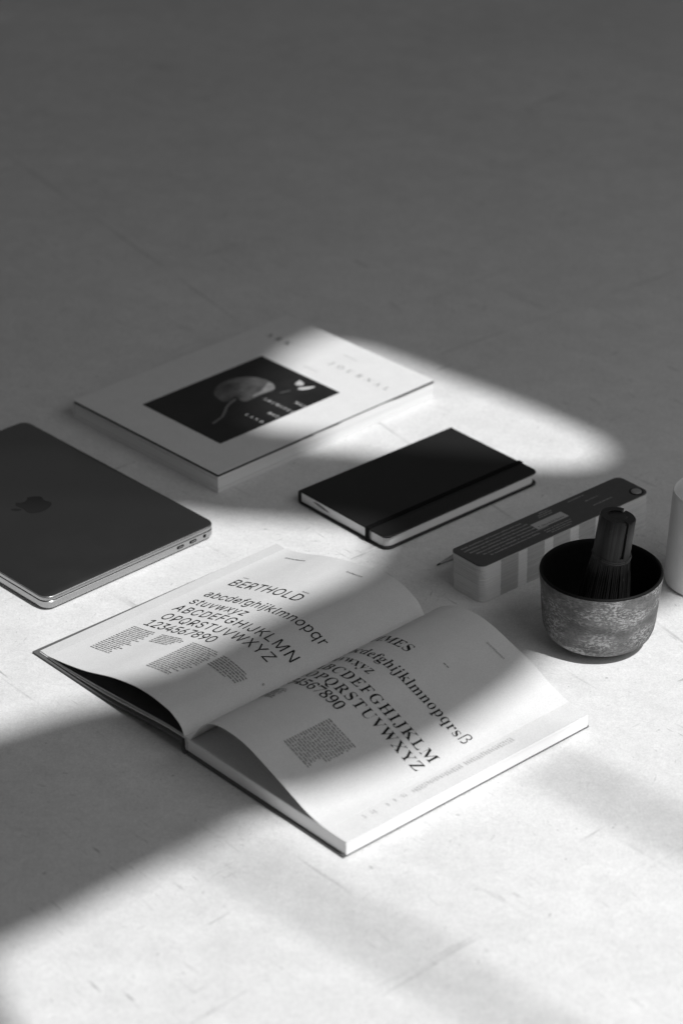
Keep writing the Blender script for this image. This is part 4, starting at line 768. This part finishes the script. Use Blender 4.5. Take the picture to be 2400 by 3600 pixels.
dc = obj('cover_card', slab([(x-.3, y-.2) for x, y in inset(DP, -.4)], DH-1.6, DH-.3, .2), MDC, deck, True)
obj('card_edge', slab(inset(DP, -.35), DH-2.3, DH-1.65), mat('white_card', .6, .7), deck)
MW = mat('white_ink', .42, .6, 0, .3)
pd_ = lambda x, y: (x, y, DH-.24)
bm = bmesh.new()
for r_, (xa, xb) in enumerate(((7, 84), (6, 84), (9, 88), (13, 92), (17, 96), (22, 78))):
    y = 34.5-r_*5.0
    x = xa
    while x < xb:
        L = rnd.uniform(3, 9); q_ = x
        while q_ < x+L:
            l2 = rnd.uniform(.9, 1.6); hh = rnd.choice((1.5, 1.5, 2.1))
            bm.faces.new([V(bm, *pd_(a, b_)) for a, b_ in ((q_, y), (q_+l2, y), (q_+l2, y+hh), (q_, y+hh))]); q_ += l2+.4
        x += L+1.3
MWI = mat('white_ink_print', .3, .6, 0, .3); obj('printed_text', bm, MWI, dc); bm = bmesh.new()
for blk in (((37.5, 112, 124), (34.5, 108, 126), (31.5, 106, 124)), ((10, 92, 128), (6.5, 92, 126), (3.2, 96, 122)), ((36, 150, 172),), ((26, 164, 182),), ((15, 164, 190),)):
    bm = bmesh.new()
    for y, xa, xb in blk: words(bm, xa, xb, y, 1.3, pd_)
    obj('printed_text', bm, MWI, dc)
obj('label', flat([[(90, 16), (131, 16), (131, 27.5), (90, 27.5)]], lambda x, y: (x, y, DH-.22)), mat('pale_label', .42, .6, 0, .3), dc)
bm = bmesh.new(); letters(bm, 'Uebersichtskarte', 's', 93, 127, 17.6, 3.0, lambda x, y: (93+x, y, DH-.1)); obj('label_text', bm, MINK, dc)
rv = lathe([(0, 1.7), (3.2, 1.7), (4.6, 1.35), (5.4, .7), (5.6, 0)], 32)
rvo = obj('rivet', rv, mat('rivet_metal', .28, .5, .2), deck, True); rvo.location = (216*MM, 8*MM, (DH-.3)*MM)
rvo2 = obj('rivet_ring', lathe([(5.4, .05), (6.9, .05), (6.9, .35), (5.4, .35)], 32), MDARKGAP, deck); rvo2.location = (216*MM, 8*MM, (DH-.35)*MM)

# ------------------------------------------------------------ pencil behind the deck
a0 = Vector((92.1, 2277.1)); a1 = Vector((208, 2386)); ang = math.atan2(*(a1-a0).yx)
pen = thing('pencil', 'thin pale pencil with a dark point lying beside the colour cards', 'pencil', (a0.x*MM, a0.y*MM, 0), ang)
bm = bmesh.new(); tube(bm, [(24, 0, 2.9), (162, 0, 2.9)], 2.9, 8); obj('barrel', bm, mat('pencil_lacquer', .36, .4), pen)
bm = bmesh.new(); tube(bm, [(4, 0, 2.6), (24.2, 0, 2.9)], [.9, 2.8], 10); obj('cone', bm, mat('pencil_wood', .3, .6), pen, True)
bm = bmesh.new(); tube(bm, [(0, 0, 2.5), (4.1, 0, 2.6)], [.5, .95], 8); obj('lead', bm, MDARKGAP, pen, True)

# ------------------------------------------------------------ tea bowl
bowl = thing('tea_bowl', 'round dark stoneware tea bowl with pale mottled sides holding a whisk', 'bowl', (236.5*MM, 2147*MM, 0))
def clay_build(t, b):
    c = coords(t, (1, 1, 2.6))
    base = mul(t, .15, ramp(t, noise(t, c, 26, 5), ((.3, .6), (.7, 1.45))))
    streak = noise(t, coords(t, (1, 1, 2.2)), 300, 5, .65)
    patch = ramp(t, noise(t, coords(t, (1, 1, 1.6), loc=(.3, .1, .22)), 30, 3), ((.4, 0), (.58, 1)))
    sp = math_(t, 'MULTIPLY', ramp(t, streak, ((.475, 0), (.57, .95))), patch)
    base = mixc(t, sp, base, .48)
    dk = ramp(t, noise(t, coords(t, (1, 1, 3)), 420, 3), ((.3, .6), (.55, 1)))
    base = mul(t, base, dk)
    t.links.new(base, b.inputs['Base Color']); bump(t, b, streak, .35, .0008)
    b.inputs['Roughness'].default_value = .72
MCLAY = mat('mottled_clay', .2, .7, 0, .25, clay_build)
MGLZ = mottled(.007, .3, 120, .6, .15, .1, 'black_glaze')
out = [(0, .6), (28, .6), (31.5, .1), (33, .5), (33.6, 1.9), (34.6, 3.2), (38.6, 5.0), (44.6, 8.2), (49.2, 13), (51.4, 19.4), (52.5, 27), (53.3, 36), (54.1, 46), (54.8, 57), (55.8, 66), (56.4, 71.5), (56.5, 73.2)]
obj('body', lathe(out, 128), MCLAY, bowl, True)
obj('glaze', lathe([(56.5, 73.2), (56.3, 74.4), (55.5, 75.1), (54.4, 75), (53.5, 74), (52.8, 70), (51, 55), (49.2, 38), (46.5, 24), (40, 14), (28, 9.6), (0, 8.6)], 128), MGLZ, bowl, True)

# ------------------------------------------------------------ whisk
wh = thing('tea_whisk', 'dark bamboo tea whisk standing handle up in the bowl', 'whisk', (235.5*MM, 2139.5*MM, 10*MM), 0)
wh.rotation_euler = (math.radians(-1.5), math.radians(6.0), 0)
def bam_build(t, b):
    c = coords(t, (1, 1, .05)); f = noise(t, c, 500, 3, .6)
    base = mul(t, .015, ramp(t, f, ((.3, .55), (.7, 1.9))))
    st = ramp(t, noise(t, coords(t, (1, 1, .6)), 170, 3), ((.66, 0), (.74, 1)))
    t.links.new(mixc(t, st, base, .06), b.inputs['Base Color']); bump(t, b, f, .2, .0005)
MBAM = mat('dark_bamboo', .02, .5, 0, .4, bam_build)
def shell(a0, a1, r0, r1, z0, z1, seg=40, flare=0):
    bm = bmesh.new(); Q = []
    for z, rr in ((z0, flare), ((z0+z1)/2, flare*.4), (z1-1, 0), (z1, -.8)):
        o_ = [V(bm, (r1+rr)*math.cos(a0+(a1-a0)*k/seg), (r1+rr)*math.sin(a0+(a1-a0)*k/seg), z) for k in range(seg+1)]
        i_ = [V(bm, (r0+rr)*math.cos(a0+(a1-a0)*k/seg), (r0+rr)*math.sin(a0+(a1-a0)*k/seg), z) for k in range(seg+1)]
        Q.append(o_+i_[::-1])
    n = len(Q[0])
    for A_, B_ in zip(Q, Q[1:]):
        for i in range(n): bm.faces.new((A_[i], A_[(i+1) % n], B_[(i+1) % n], B_[i]))
    m = seg+1
    for A_ in (Q[0], Q[-1]):
        for k in range(seg): bm.faces.new((A_[k], A_[k+1], A_[n-2-k], A_[n-1-k]))
    return bm
G0, G1 = math.radians(-66), math.radians(62)
obj('handle', shell(G1+math.radians(4), G0+math.radians(354), 10, 16.8, 86, 123.8, 40, .5), MBAM, wh, True, label='wider half of the split bamboo handle')
obj('handle', shell(G0+math.radians(8), G1-math.radians(4), 10, 16.4, 86, 122.5, 30, .5), MBAM, wh, True, label='narrower half of the split bamboo handle')
bm = lathe([(0, 83), (12.8, 83), (13.6, 88), (13.6, 119.4), (0, 119.4)], 32); obj('handle_core', bm, mat('cut_bamboo', .07, .6), wh, True)
obj('handle_top', lathe([(0, 119.5), (13.5, 119.5), (13.2, 121.6), (9, 122.4), (0, 122.6)], 32), MBAM, wh, True)
bm = bmesh.new()
for zz, rr in ((84.6, 17.4), (83.2, 17.8)):
    pts = [(rr*math.cos(2*math.pi*k/48), rr*math.sin(2*math.pi*k/48), zz+1.2*math.sin(2*math.pi*k/48*2+1)) for k in range(49)]
    tube(bm, pts, .55, 6)
obj('thread_ring', bm, mat('whisk_thread', .055, .8), wh, True)
obj('collar', lathe([(0, 80), (17.2, 80), (17.0, 84), (16.6, 87), (0, 87)], 48), MBAM, wh, True)
bm = bmesh.new(); nt = 64
for k in range(nt):
    a = 2*math.pi*k/nt+rnd.uniform(-.02, .02); r0 = 16.6; r1 = rnd.uniform(25, 28); tw = rnd.uniform(-.03, .03)
    pts = []
    for f in (0, .25, .5, .8, 1):
        r_ = r0+(r1-r0)*(f**.8)*(1 if f < 1 else .93); pts.append((r_*math.cos(a+tw*f), r_*math.sin(a+tw*f), 82-80*f))
    tube(bm, pts, [.75, .62, .55, .45, .35], 5)
for k in range(36):
    a = 2*math.pi*k/36; pts = [((9+4*f)*math.cos(a), (9+4*f)*math.sin(a), 82-78*f) for f in (0, .5, 1)]; tube(bm, pts, .6, 4)
obj('tines', bm, MBAM, wh, kind='stuff')

# ------------------------------------------------------------ white cup at the right edge
cup = thing('cup', 'tall plain white cup cut off by the right edge', 'cup', (348.5*MM, 2252*MM, 0))
MCUP = mottled(.78, .03, 30, .5, .35, 0, 'matt_white_ceramic')
cupb = [(0, .4), (34, .4), (37, .6), (39, 2.2), (39.8, 5), (39.6, 20), (38.6, 60), (37.6, 88), (37.2, 96), (36.9, 98), (36.2, 98.8), (35.4, 98.6), (34.7, 97.5), (34.5, 90), (34.8, 60), (34.5, 50)]
obj('body', lathe(cupb, 96), MCUP, cup, True)
obj('content', lathe([(0, 52), (34.6, 52), (34.6, 49), (0, 49)], 64), mottled(.5, .04, 60, .6, .3, 0, 'pale_wax'), cup, True)
